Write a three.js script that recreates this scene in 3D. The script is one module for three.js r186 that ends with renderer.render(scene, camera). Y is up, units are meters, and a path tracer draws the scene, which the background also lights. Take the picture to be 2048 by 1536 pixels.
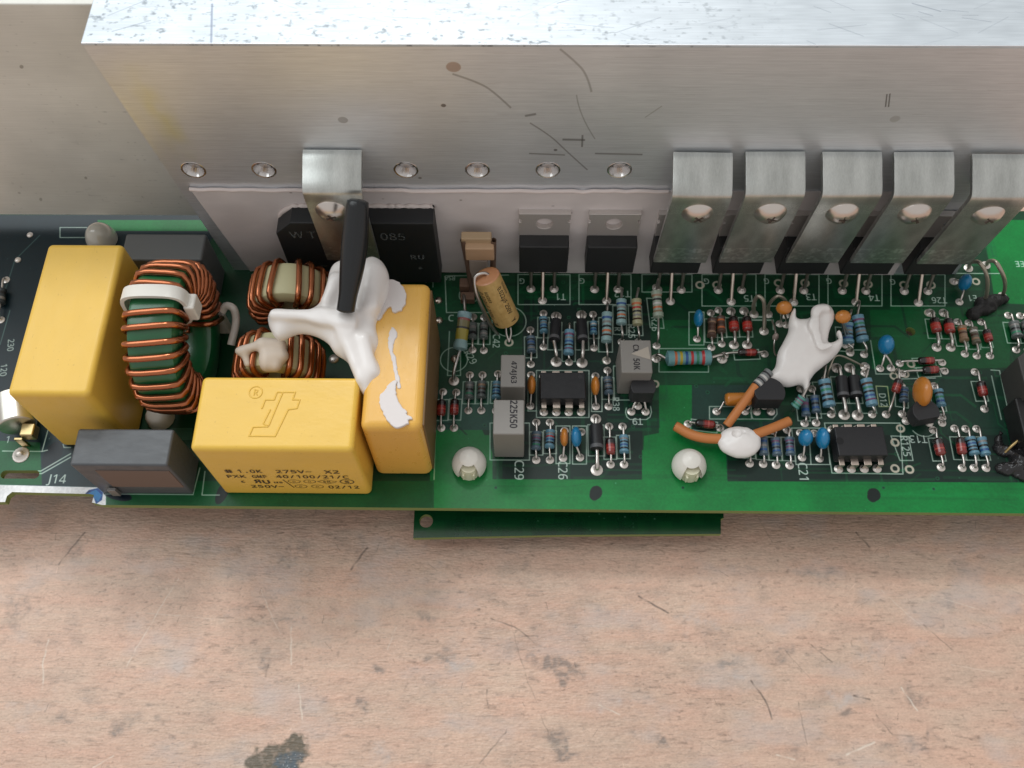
import * as THREE from 'three';
import { RoundedBoxGeometry } from 'three/addons/geometries/RoundedBoxGeometry.js';
import { mergeGeometries, toCreasedNormals } from 'three/addons/utils/BufferGeometryUtils.js';
import { MarchingCubes } from 'three/addons/objects/MarchingCubes.js';
import { RectAreaLightUniformsLib } from 'three/addons/lights/RectAreaLightUniformsLib.js';

// ------------------------------------------------------------------ camera, light, exposure
// all numbers below are millimetres on the real board; MM turns them into scene metres
const MM = 0.001, TAU = Math.PI * 2;
const V3 = (x, y, z) => new THREE.Vector3(x, y, z);
const scene = new THREE.Scene();
const F = 1874.77, down = V3(13.8, 925.76, F).normalize();
const rx0 = V3(1, 0, 0).addScaledVector(down, -down.x).normalize(), rz0 = V3().crossVectors(rx0, down), yaw = -0.01103;
const ex = rx0.clone().multiplyScalar(Math.cos(yaw)).addScaledVector(rz0, Math.sin(yaw)), ey = down.clone().negate(), ez = V3().crossVectors(ex, ey);
const toWorld = (c) => V3(ex.dot(c), ey.dot(c), ez.dot(c));
const EYE = toWorld(V3(0, 0, F / 9.8)).negate();
const camera = new THREE.PerspectiveCamera(2 * Math.atan(768 / F) * 180 / Math.PI, 4 / 3, 0.01, 20);
camera.position.copy(EYE).multiplyScalar(MM);
camera.up.copy(toWorld(V3(0, -1, 0)));
camera.lookAt(EYE.clone().add(toWorld(V3(0, 0, 1))).multiplyScalar(MM));
camera.focus = 0.176; camera.userData.fStop = 42;                  // a slight softness towards the heatsink top
scene.add(camera);
const ray = (px, py) => toWorld(V3(px - 1024, py - 768, F));
// measured photo point -> millimetres: B at a height above the board, W on an upright plane parallel to the heatsink
const B = (px, py, h = 0) => { const r = ray(px, py); return EYE.clone().addScaledVector(r, (h - EYE.y) / r.y); };
const W = (px, py, z) => { const r = ray(px, py); return EYE.clone().addScaledVector(r, (z - EYE.z) / r.z); };

const renderer = new THREE.WebGLRenderer({ antialias: true });
renderer.toneMapping = THREE.LinearToneMapping;
renderer.toneMappingExposure = 1.0;
renderer.shadowMap.enabled = true;
RectAreaLightUniformsLib.init();
scene.background = new THREE.Color().setRGB(0.56, 0.545, 0.535);
function areaLight(w, h, at, aim, colour, power) {
  const l = new THREE.RectAreaLight(colour, power, w, h);
  l.position.set(...at); l.lookAt(...aim); scene.add(l);
}
// daylight from a big window behind and to the left of the bench
areaLight(0.28, 0.24, [-0.1, 1.16, -0.86], [0, 0, 0], new THREE.Color().setRGB(0.98, 0.98, 0.97), 30);
// the softer light of the rest of the room on the left
areaLight(1.3, 1.1, [-0.75, 1.15, -0.45], [0, 0, 0], new THREE.Color().setRGB(0.90, 0.97, 1.0), 2.3);

// ------------------------------------------------------------------ helpers
let seed = 7;
const rnd = () => { seed = (seed * 1664525 + 1013904223) >>> 0; return seed / 4294967296; };
const rr = (a, b) => a + (b - a) * rnd();
const used = {};
function numbered(name) { const n = used[name] = (used[name] ?? -1) + 1; return n ? `${name}_${String(n).padStart(3, '0')}` : name; }
function thing(name, label, category, at = V3(0, 0, 0), group, turn = 0) {
  const o = new THREE.Group(); o.name = numbered(name); scene.add(o);
  o.position.copy(at).multiplyScalar(MM); o.rotation.y = turn;
  o.userData = { label, category }; if (group) o.userData.group = group;
  o.userData.at = at.clone();
  return o;
}
const done = new WeakSet();
function part(name, geos, mat, parent, label) {                     // geometry in mm, given relative to the thing's base
  let g = Array.isArray(geos) ? (geos.length > 1 ? mergeGeometries(geos.map((q) => (q.index ? q.toNonIndexed() : q)).map((q) => { for (const k of Object.keys(q.attributes)) if (!['position', 'normal', 'uv', 'color'].includes(k)) q.deleteAttribute(k); return q; })) : geos[0]) : geos;
  if (!done.has(g)) { g.scale(MM, MM, MM); done.add(g); }
  const m = new THREE.Mesh(g, mat); m.name = name; m.castShadow = m.receiveShadow = true;
  if (label) m.userData.label = label;
  (parent ?? scene).add(m); return m;
}
const C = (r, g, b) => new THREE.Color().setRGB(r, g, b);
const mat = (c, rough = 0.5, metal = 0, extra = {}) => new THREE.MeshPhysicalMaterial({ color: C(...c), roughness: rough, metalness: metal, ...extra });
const box = (w, h, d, x = 0, y = 0, z = 0, r = 0.15, seg = 2) => new RoundedBoxGeometry(w, h, d, seg, Math.min(r, w / 2.02, h / 2.02, d / 2.02)).translate(x, y, z);
const cyl = (r0, r1, h, x = 0, y = 0, z = 0, n = 20) => new THREE.CylinderGeometry(r1, r0, h, n).translate(x, y + h / 2, z);
const tube = (pts, r, seg = 16, rad = 8, closed = false) => new THREE.TubeGeometry(new THREE.CatmullRomCurve3(pts, closed, 'centripetal'), seg, r, rad, closed);
const lathe = (prof, n = 18) => new THREE.LatheGeometry(prof.map(([r, y]) => new THREE.Vector2(r, y)), n);
function along(geo, a, b) {                                         // geometry built up the y axis, laid from a towards b
  const q = new THREE.Quaternion().setFromUnitVectors(V3(0, 1, 0), b.clone().sub(a).normalize());
  return geo.applyQuaternion(q).translate(a.x, a.y, a.z);
}
function wire(a, b, r, n = 8) { return along(new THREE.CylinderGeometry(r, r, a.distanceTo(b), n).translate(0, a.distanceTo(b) / 2, 0), a, b); }
// value noise
const hash = (x, y, s) => { let h = (x * 374761393 + y * 668265263 + s * 974634777) | 0; h = Math.imul(h ^ (h >>> 13), 1274126177); return ((h ^ (h >>> 16)) >>> 0) / 4294967296; };
function noise(x, y, s = 0) {
  const xi = Math.floor(x), yi = Math.floor(y), fx = x - xi, fy = y - yi, u = fx * fx * (3 - 2 * fx), v = fy * fy * (3 - 2 * fy);
  return (hash(xi, yi, s) * (1 - u) + hash(xi + 1, yi, s) * u) * (1 - v) + (hash(xi, yi + 1, s) * (1 - u) + hash(xi + 1, yi + 1, s) * u) * v;
}
const fbm = (x, y, s = 0, o = 4) => { let a = 0, w = 0.5; for (let i = 0; i < o; i++) { a += w * noise(x, y, s + i); x *= 2.03; y *= 2.03; w *= 0.5; } return a / (1 - w * 2 + 1e-9) * (1 - w * 2) / (1 - Math.pow(0.5, o)); };
function canvasTex(w, h, draw, srgb = true) {
  const c = document.createElement('canvas'); c.width = w; c.height = h;
  draw(c.getContext('2d'), c);
  const t = new THREE.CanvasTexture(c); if (srgb) t.colorSpace = THREE.SRGBColorSpace; t.anisotropy = 8; return t;
}
function pixelTex(w, h, fn, srgb = true) {
  const d = new Uint8Array(w * h * 4);
  for (let y = 0; y < h; y++) for (let x = 0; x < w; x++) { const c = fn(x, y); const i = (y * w + x) * 4; d[i] = c[0]; d[i + 1] = c[1]; d[i + 2] = c[2]; d[i + 3] = 255; }
  const t = new THREE.DataTexture(d, w, h); t.magFilter = THREE.LinearFilter; t.wrapS = t.wrapT = THREE.RepeatWrapping; if (srgb) t.colorSpace = THREE.SRGBColorSpace; t.needsUpdate = true; return t;
}
function paint(geo, colour) {                                       // one vertex colour for a whole piece
  const n = geo.attributes.position.count, a = new Float32Array(n * 3);
  for (let i = 0; i < n; i++) a.set(colour, i * 3);
  geo.setAttribute('color', new THREE.BufferAttribute(a, 3)); return geo;
}
function sdfMesh(fn, lo, hi, res = 56, soft = 0) {                            // iso-surface of a distance field, in mm
  const mc = new MarchingCubes(res, new THREE.MeshBasicMaterial(), false, false, 200000);
  const c = lo.clone().add(hi).multiplyScalar(0.5), s = Math.max(hi.x - lo.x, hi.y - lo.y, hi.z - lo.z) / 2, p = V3(0, 0, 0);
  mc.isolation = 0;
  for (let k = 0; k < res; k++) for (let j = 0; j < res; j++) for (let i = 0; i < res; i++) {
    p.set((i - res / 2) / (res / 2), (j - res / 2) / (res / 2), (k - res / 2) / (res / 2)).multiplyScalar(s).add(c);
    mc.field[i + j * res + k * res * res] = -fn(p);
  }
  const f = mc.field, st = [1, res, res * res];                     // soft: smooths creases of the field
  for (let n = 0; n < soft; n++) for (const d of st) { let prev = f[0]; for (let i = d; i < f.length - d; i++) { if (d === 1) { const cur = f[i]; f[i] = .25 * prev + .5 * cur + .25 * f[i + 1]; prev = cur; } else { f[i] = .5 * f[i] + .5 * f[i + d]; } } if (d !== 1) for (let i = f.length - d - 1; i >= d; i--) f[i] = .5 * f[i] + .5 * f[i - d]; }
  mc.update();
  const n = mc.count, g = new THREE.BufferGeometry();
  g.setAttribute('position', new THREE.BufferAttribute(mc.positionArray.slice(0, n * 3), 3));
  g.setAttribute('normal', new THREE.BufferAttribute(mc.normalArray.slice(0, n * 3), 3));
  g.scale(s, s, s); g.translate(c.x, c.y, c.z); return g;
}
function polySdf(P, x, z) {                                         // signed distance to a closed outline in the xz plane
  let d = 1e9, ins = false;
  for (let i = 0, j = P.length - 1; i < P.length; j = i++) {
    const ax = P[i].x, az = P[i].z, bx = P[j].x - ax, bz = P[j].z - az, px = x - ax, pz = z - az, t = Math.min(1, Math.max(0, (px * bx + pz * bz) / (bx * bx + bz * bz + 1e-9)));
    d = Math.min(d, (px - bx * t) ** 2 + (pz - bz * t) ** 2);
    if ((az > z) !== (P[j].z > z) && x < (P[j].x - ax) * (z - az) / (P[j].z - az) + ax) ins = !ins;
  }
  return (ins ? -1 : 1) * Math.sqrt(d);
}
// a puffy body with a measured outline: outline points in mm, mid height c(x, z), half thickness R; folds are capsules melted into it
function puff(outline, c, R, folds = [], k = 1) {
  const P = new THREE.CatmullRomCurve3(outline, true, 'centripetal').getPoints(outline.length * 3), lo = V3(1e9, 1e9, 1e9), hi = V3(-1e9, -1e9, -1e9);
  for (const q of P) { const y = c(q.x, q.z); lo.min(V3(q.x - .8, y - R - .8, q.z - .8)); hi.max(V3(q.x + .8, y + R + 1.6, q.z + .8)); }
  return { lo, hi, fn: (p) => {
    const y = p.y - c(p.x, p.z); if (Math.abs(y) > R + 2.2) return Math.abs(y) - R;
    const s = polySdf(P, p.x, p.z) + R; let d = s > 0 ? Math.hypot(s, y * (1 + 0.0 * s)) - R : Math.abs(y) - R - 0.12 * Math.min(3, -s);
    for (const [a, b, ra, rb, cut] of folds) { const f = capsule(p, a, b, ra, rb); d = cut ? -smin(-d, f, k) : smin(d, f, k); }
    return d;
  } };
}
const smin = (a, b, k) => { const h = Math.max(k - Math.abs(a - b), 0) / k; return Math.min(a, b) - h * h * k / 4; };
const _ba = V3(0, 0, 0), _pa = V3(0, 0, 0);
const capsule = (p, a, b, ra, rb) => { _ba.subVectors(b, a); _pa.subVectors(p, a); const t = Math.min(1, Math.max(0, _pa.dot(_ba) / Math.max(_ba.lengthSq(), 1e-6))); return _pa.addScaledVector(_ba, -t).length() - (ra + (rb - ra) * t); };
function blob(list, k, extra) {                                     // list of [a, b, ra, rb]
  const lo = V3(1e9, 1e9, 1e9), hi = V3(-1e9, -1e9, -1e9);
  for (const [a, b, ra, rb] of list) for (const [q, r] of [[a, ra], [b, rb]]) { lo.min(q.clone().addScalar(-r - 1)); hi.max(q.clone().addScalar(r + 1)); }
  return { lo, hi, fn: (p) => { let d = 1e9; for (const [a, b, ra, rb] of list) d = smin(d, capsule(p, a, b, ra, rb), k); return extra ? extra(p, d) : d; } };
}

// ------------------------------------------------------------------ materials
const M = {
  tin: mat([0.62, 0.58, 0.54], 0.28, 1), solder: mat([0.74, 0.69, 0.64], 0.38, 0.75), leadDark: mat([0.42, 0.38, 0.34], 0.35, 1),
  gloss: new THREE.MeshPhysicalMaterial({ vertexColors: true, roughness: 0.38, clearcoat: 0.25, clearcoatRoughness: 0.25 }),
  glass: new THREE.MeshPhysicalMaterial({ vertexColors: true, roughness: 0.18, clearcoat: 0.8, clearcoatRoughness: 0.08 }),
  matt: new THREE.MeshPhysicalMaterial({ vertexColors: true, roughness: 0.5 }),
  plastic: mat([0.012, 0.012, 0.014], 0.5), blackGloss: mat([0.01, 0.011, 0.013], 0.28),
  yellow: mat([0.82, 0.52, 0.08], 0.36), yellowOld: mat([0.80, 0.45, 0.085], 0.32), resin: mat([0.16, 0.09, 0.03], 0.5),
  grey: mat([0.085, 0.092, 0.1], 0.45), greyTop: mat([0.3, 0.285, 0.27], 0.5),
  orange: mat([0.56, 0.2, 0.025], 0.3, 0, { clearcoat: 0.5, clearcoatRoughness: 0.2 }), blue: mat([0.008, 0.20, 0.42], 0.28, 0, { clearcoat: 0.6, clearcoatRoughness: 0.15 }),
  copper: mat([0.46, 0.14, 0.05], 0.2, 0.85, { clearcoat: 0.6, clearcoatRoughness: 0.15 }),
  coreGreen: mat([0.012, 0.13, 0.045], 0.3, 0, { clearcoat: 0.6, clearcoatRoughness: 0.15 }), coreCream: mat([0.60, 0.57, 0.34], 0.5),
  nylon: mat([0.86, 0.83, 0.76], 0.45, 0, { transmission: .15, thickness: 0, clearcoat: .4, clearcoatRoughness: .25 }), nylonStem: mat([0.72, 0.70, 0.52], 0.5), silicone: mat([0.86, 0.82, 0.79], 0.32, 0, { clearcoat: .35, clearcoatRoughness: .2 }), siliconeFilm: mat([0.70, 0.65, 0.63], 0.45),
  sleeve: mat([0.56, 0.2, 0.055], 0.5), sleeveIn: mat([0.16, 0.06, 0.02], 0.7),
  steel: mat([0.52, 0.52, 0.50], 0.36, 1), pinMetal: mat([0.68, 0.58, 0.5], 0.3, 1),
  rim: mat([0.2, 0.25, 0.07], 0.6), ink: mat([0.01, 0.01, 0.012], 0.35),
};

{ // moulded plastic is never one flat tone: faint mottling, dust specks and uneven gloss
  const tex = (s) => pixelTex(512, 512, (x, y) => { const d = Math.max(0, noise(x * .11, y * .11, s) - .93) * 2 + Math.max(0, noise(x * .31, y * .31, s + 7) - .95) * 2, v = 255 * (.975 + .025 * fbm(x * .012, y * .012, s + 3, 3)) * (1 - d * .7); return [v, v * (1 - d * .15), v * (1 - d * .2)]; });
  const ro = pixelTex(512, 512, (x, y) => { const v = 255 * Math.min(1, .72 + .5 * (fbm(x * .02, y * .02, 77, 4) - .3)); return [v, v, v]; }, false);
  const bu = pixelTex(512, 512, (x, y) => { const v = 255 * (.5 + .5 * (fbm(x * .06, y * .06, 87, 4) - .5)); return [v, v, v]; }, false);
  for (const [m, s] of [[M.yellow, 3], [M.yellowOld, 13], [M.grey, 23], [M.plastic, 33]]) { m.map = tex(s); m.roughnessMap = ro; m.roughness = Math.min(1, m.roughness * 1.2); m.bumpMap = bu; m.bumpScale = 0.00003; }
}
// ------------------------------------------------------------------ structure: the bench
const TABLE = -13;
{
  const tw = 1792, th = 896, mmw = 240, mmh = 120;                 // 7.5 texels per mm; u along x, rows along z from +20 mm
  const h = new Float32Array(tw * th);
  // wear marks measured on the photograph: [px, py, radius mm, squash, strength, kind] kind 0 dark grime, 1 pale grey scuff
  const marks = [[30, 1230, 6, .6, .5, 0], [55, 1420, 5, .35, .6, 1], [130, 1440, 3, .5, .6, 0], [240, 1460, 2.2, .8, .9, 0], [270, 1440, 2, .7, .5, 0], [350, 1340, 2, .8, .5, 1], [530, 1325, 1.4, 2, .7, 0],
    [570, 1238, 1.6, .5, .6, 0], [590, 1110, 7, .8, .35, 0], [720, 1100, 4, .6, .45, 0], [860, 1237, 2, .8, .7, 0], [885, 1310, 4.5, .55, .85, 0], [755, 1342, 1.5, .9, .9, 0], [910, 1330, 4, .6, .6, 1], [720, 1410, 2.2, .7, .8, 0],
    [760, 1510, 2.4, 1.3, .6, 1], [1090, 1325, 4, .45, .9, 0], [1130, 1345, 5, .5, .95, 0], [1115, 1495, 2.6, 1.4, .8, 0], [1140, 1510, 3, .7, .6, 0], [1325, 1475, 2.4, .5, .9, 0], [1262, 1465, 2.2, .6, .5, 0], [1400, 1240, 4, .8, .7, 1],
    [1460, 1325, 2.4, .6, .8, 0], [1480, 1358, 1.5, .5, .7, 1], [1565, 1310, 4, .7, .45, 0], [1640, 1150, 5, .6, .45, 0], [1740, 1310, 4, .7, .4, 1], [1680, 1405, 2.6, .6, .7, 1], [1688, 1428, 1.3, .7, .9, 0], [1825, 1395, 3.4, .6, .75, 0],
    [1860, 1480, 4, .4, .6, 0], [1775, 1500, 1.8, 1, .5, 0], [1590, 1500, 3, .8, .5, 0], [1470, 1345, 1, 1, .5, 0], [1255, 1220, 1.4, 1, .4, 1], [150, 1100, 3, .5, .4, 0], [410, 1090, 2, 1, .4, 0], [1840, 1500, 2, .6, .5, 0],
    [480, 1220, 2, .7, .35, 0], [300, 1420, 3, .3, .4, 0], [1050, 1130, 1.6, .6, .5, 0], [370, 1490, 2, .4, .4, 1], [980, 1250, 3, .5, .25, 0], [1900, 1210, 3, .4, .3, 0], [1235, 1405, 1.4, .7, .6, 1], [1200, 1420, 2, .6, .4, 1]]
    .map(([px, py, r, q, s, k]) => { const p = B(px, py, TABLE); return [p.x, p.z, r, q, s, k]; });
  const col = new Float32Array(tw * th * 3);
  const blot1 = [[486, 1522], [520, 1500], [560, 1482], [600, 1470], [614, 1478], [610, 1510], [598, 1536], [570, 1560], [510, 1560]].map((q) => B(...q, TABLE)), blot2 = [[548, 1530], [560, 1512], [592, 1502], [604, 1512], [592, 1536], [560, 1550]].map((q) => B(...q, TABLE));
  for (let y = 0; y < th; y++) { const zr = 15 + (1 - y / th) * mmh - 40, near = marks.filter((m) => Math.abs(zr - m[1]) < m[2] * 1.8 + .5); for (let x = 0; x < tw; x++) {
    const X0 = x / tw * mmw - mmw / 2, Z0 = 15 + (1 - y / th) * mmh - 40, i = y * tw + x, X = X0, Z = Z0;
    const grain = fbm(X * 0.09, Z * 1.9, 3, 4), fine = fbm(X * 0.9, Z * 5.5, 9, 3), big = fbm(X * 0.035, Z * 0.05, 21, 3), speck = noise(X * 2.6, Z * 4.4, 33), blot = fbm(X * 0.2, Z * 0.3, 41, 4);
    const mott = fbm(X * 0.42, Z * 0.7, 121, 4), pit = noise(X * 3.3, Z * 4.6, 131), fleck = Math.max(0, noise(X * .95 + 3 * mott, Z * 3.1, 151) - .70) * (.35 + 1.3 * fbm(X * .08, Z * .12, 152, 3)) * (.4 + noise(X * 2.6, Z * 5, 153));
    let k = 0.98 + 0.10 * (grain - 0.5) + 0.16 * (fine - 0.5) + 0.16 * (big - 0.5) + 0.17 * (mott - 0.5) + 0.17 * (pit - 0.5) - 0.95 * fleck;
    let c = [0.61 * k, 0.423 * k, 0.322 * k];
    const red = (fbm(X * 0.12, Z * 0.5, 55, 3) - 0.5) * 0.2; c[0] *= 1 + red * 0.35; c[1] *= 1 - red * 0.55; c[2] *= 1 - red * 0.75;
    let grime = Math.max(0, speck - 0.83) * 2.6 * (0.3 + blot) + Math.max(0, blot - 0.62) * 1.1, pale = Math.max(0, fbm(X * 0.11 + 9, Z * 0.2, 61, 4) - 0.56) * 1.5;
    for (const [mx, mz, r, q, s, kind] of near) {
      const dx = X - mx, dz = Z - mz; if (Math.abs(dx) > r * 1.8 || Math.abs(dz) > r * 1.6 * q + r * .5) continue;
      const d = Math.hypot(dx + (noise(X * 0.5, Z * 0.5, 71) - 0.5) * r * 1.3, (dz + (noise(X * 0.5, Z * 0.5, 72) - 0.5) * r) / q) / r, e = Math.max(0, 1 - d) * s * (0.25 + 1.5 * Math.max(0, fbm(X * 1.5, Z * 1.7, 77, 3) - 0.28));
      if (kind) pale += e * 0.9; else grime += e * 1.5;
    }
    grime = Math.min(0.62, grime * .8); pale = Math.min(0.6, pale);
    const dark = [0.13, 0.125, 0.12], pal = [0.50, 0.46, 0.44];
    for (let j = 0; j < 3; j++) { c[j] = c[j] * (1 - grime) + dark[j] * grime; c[j] = c[j] * (1 - pale) + pal[j] * pale; col[i * 3 + j] = c[j]; }
    if (X > -65 && X < -35 && Z > 60) {                             // dried paint and grime blot
      const wob = (fbm(X * .9, Z * .9, 201, 4) - .5) * 3.2, e1 = Math.min(1, Math.max(0, .5 - (polySdf(blot1, X, Z) + wob) / 1.1)) * (.45 + .9 * fbm(X * 1.3, Z * 1.6, 203, 3)), e2 = Math.min(1, Math.max(0, .5 - (polySdf(blot2, X, Z) + wob * .6) / .8)) * (.4 + .8 * fbm(X * 1.6, Z * 1.6, 204, 3));
      for (let j = 0; j < 3; j++) { let v = col[i * 3 + j]; v += ([.10, .085, .055][j] - v) * Math.min(.92, e1); v += ([.075, .105, .13][j] - v) * Math.min(.9, e2); if (e2 > .5 && noise(X * 4, Z * 4, 206) > .88) v += .25; col[i * 3 + j] = v; }
    }
    h[i] = 0.5 + 0.5 * (fine - 0.5) + 0.3 * (grain - 0.5) - 0.25 * grime + 0.2 * (speck - 0.5);
  } }
  const at = (p) => [(p.x + mmw / 2) / mmw * tw, (1 - (p.z + 40 - 15) / mmh) * th];
  const scratch = (pts, w, c, a) => {                               // a thin worn line through measured points
    const P = pts.map(([px, py]) => at(B(px, py, TABLE)));
    for (let s = 0; s + 1 < P.length; s++) {
      const [x0, y0] = P[s], [x1, y1] = P[s + 1], n = Math.ceil(Math.hypot(x1 - x0, y1 - y0) * 2);
      for (let t = 0; t <= n; t++) {
        const cx = x0 + (x1 - x0) * t / n + (noise(t * 0.05, s, 5) - 0.5) * 3, cy = y0 + (y1 - y0) * t / n, al = a * (0.05 + 0.62 * noise(t * 0.05, s * 7, 8));
        for (let dy = -2; dy <= 2; dy++) for (let dx = -2; dx <= 2; dx++) {
          const X = Math.round(cx) + dx, Y = Math.round(cy) + dy, f = Math.max(0, 1 - Math.hypot(X - cx, Y - cy) / w) * al; if (f <= 0 || X < 0 || Y < 0 || X >= tw || Y >= th) continue;
          const i = Y * tw + X; for (let j = 0; j < 3; j++) col[i * 3 + j] += (c[j] - col[i * 3 + j]) * Math.min(1, f); h[i] -= 0.2 * f;
        }
      }
    }
  };
  const pale = [0.72, 0.62, 0.52], dk = [0.13, 0.1, 0.08];
  for (const [pts, w, c, a] of [[[[355, 1158], [250, 1335]], 1.6, pale, .4], [[[95, 1280], [85, 1330], [83, 1385]], 1.8, pale, .7], [[[520, 1180], [560, 1270]], 1.4, pale, .4], [[[580, 1255], [583, 1330]], 1.8, pale, .6], [[[595, 1370], [605, 1440]], 1.8, pale, .6],
    [[[225, 1512], [185, 1536]], 1.6, pale, .7], [[[535, 1330], [530, 1355]], 1.8, dk, .6], [[[115, 1130], [170, 1065]], 2, dk, .5], [[[1275, 1193], [1338, 1227]], 1.9, dk, .8], [[[980, 1238], [1030, 1255], [1075, 1293]], 1.6, dk, .6], [[[1500, 1362], [1530, 1400], [1542, 1440]], 1.9, dk, .75],
    [[[1020, 1245], [1055, 1365], [1100, 1480]], 1.3, dk, .3], [[[1010, 1465], [960, 1528]], 1.6, dk, .5], [[[1620, 1290], [1665, 1325]], 1.6, dk, .5], [[[1800, 1375], [1835, 1422]], 1.7, pale, .8], [[[1750, 1430], [1785, 1470], [1840, 1475]], 1.5, dk, .4], [[[1690, 1510], [1750, 1485]], 2, pale, .8],
    [[[1550, 1510], [1590, 1520]], 1.8, pale, .6], [[[1595, 1405], [1615, 1490]], 1.4, dk, .4], [[[1705, 1392], [1740, 1400]], 2, dk, .7], [[[1845, 1250], [1905, 1300]], 1.4, dk, .4], [[[1710, 1065], [1740, 1095]], 2, dk, .55], [[[700, 1140], [735, 1095]], 2.2, dk, .6], [[[1515, 1035], [1545, 1085]], 1.4, dk, .3], [[[1195, 1410], [1240, 1430]], 1.6, pale, .6],
    [[[790, 1255], [775, 1300]], 1.5, pale, .4], [[[972, 1380], [974, 1410]], 1.7, dk, .6], [[[270, 1225], [450, 1240]], 1.3, pale, .35], [[[1635, 1375], [1560, 1290]], 1.2, dk, .3], [[[1860, 1190], [1960, 1220]], 1.4, pale, .35], [[[1760, 1180], [1850, 1260]], 1.4, pale, .3], [[[1900, 1330], [1990, 1345]], 1.3, pale, .3]]) scratch(pts, w, c, a);
  for (let n = 0; n < 260; n++) { const x = rr(-100, 100), z = rr(18, 76), a = rr(0, 6.3), l = rr(0.5, 3.5), P = at(V3(x, 0, z)); for (let t = 0; t < l * 8; t++) { const X = Math.round(P[0] + Math.cos(a) * t), Y = Math.round(P[1] + Math.sin(a) * t * 0.5), i = Y * tw + X; if (X > 0 && X < tw && Y > 0 && Y < th) for (let j = 0; j < 3; j++) col[i * 3 + j] *= n % 3 ? 0.82 : 1.1; } }
  const sr = (v) => 255 * Math.pow(Math.min(1, Math.max(0, v)), 1 / 2.2);
  const map = pixelTex(tw, th, (x, y) => { const i = (y * tw + x) * 3; return [sr(col[i]), sr(col[i + 1]), sr(col[i + 2])]; });
  const bump = pixelTex(tw, th, (x, y) => { const v = Math.min(255, Math.max(0, h[y * tw + x] * 255)); return [v, v, v]; }, false);
  const wood = new THREE.MeshPhysicalMaterial({ map, bumpMap: bump, bumpScale: 0.0002, roughness: 0.46 });
  const g = new THREE.BoxGeometry(1200, 30, 900), uv = g.attributes.uv, p = g.attributes.position;
  for (let i = 0; i < p.count; i++) uv.setXY(i, (p.getX(i) + mmw / 2) / mmw, 1 - (p.getZ(i) + 60 + 25) / mmh + 0);
  g.translate(0, TABLE - 15, 60);
  for (let i = 0; i < p.count; i++) uv.setXY(i, (p.getX(i) + mmw / 2) / mmw, 1 - (p.getZ(i) + 25) / mmh);
  // texture rows run upwards: v = 1 - (z + 25) / 120, and the loop above wrote row y at z = 15 + (1 - y/th) * 120 - 40
  const t = part('table_top', g, wood); t.userData = { kind: 'structure', label: 'worn scratched wooden bench top under the circuit board' };
}

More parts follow.
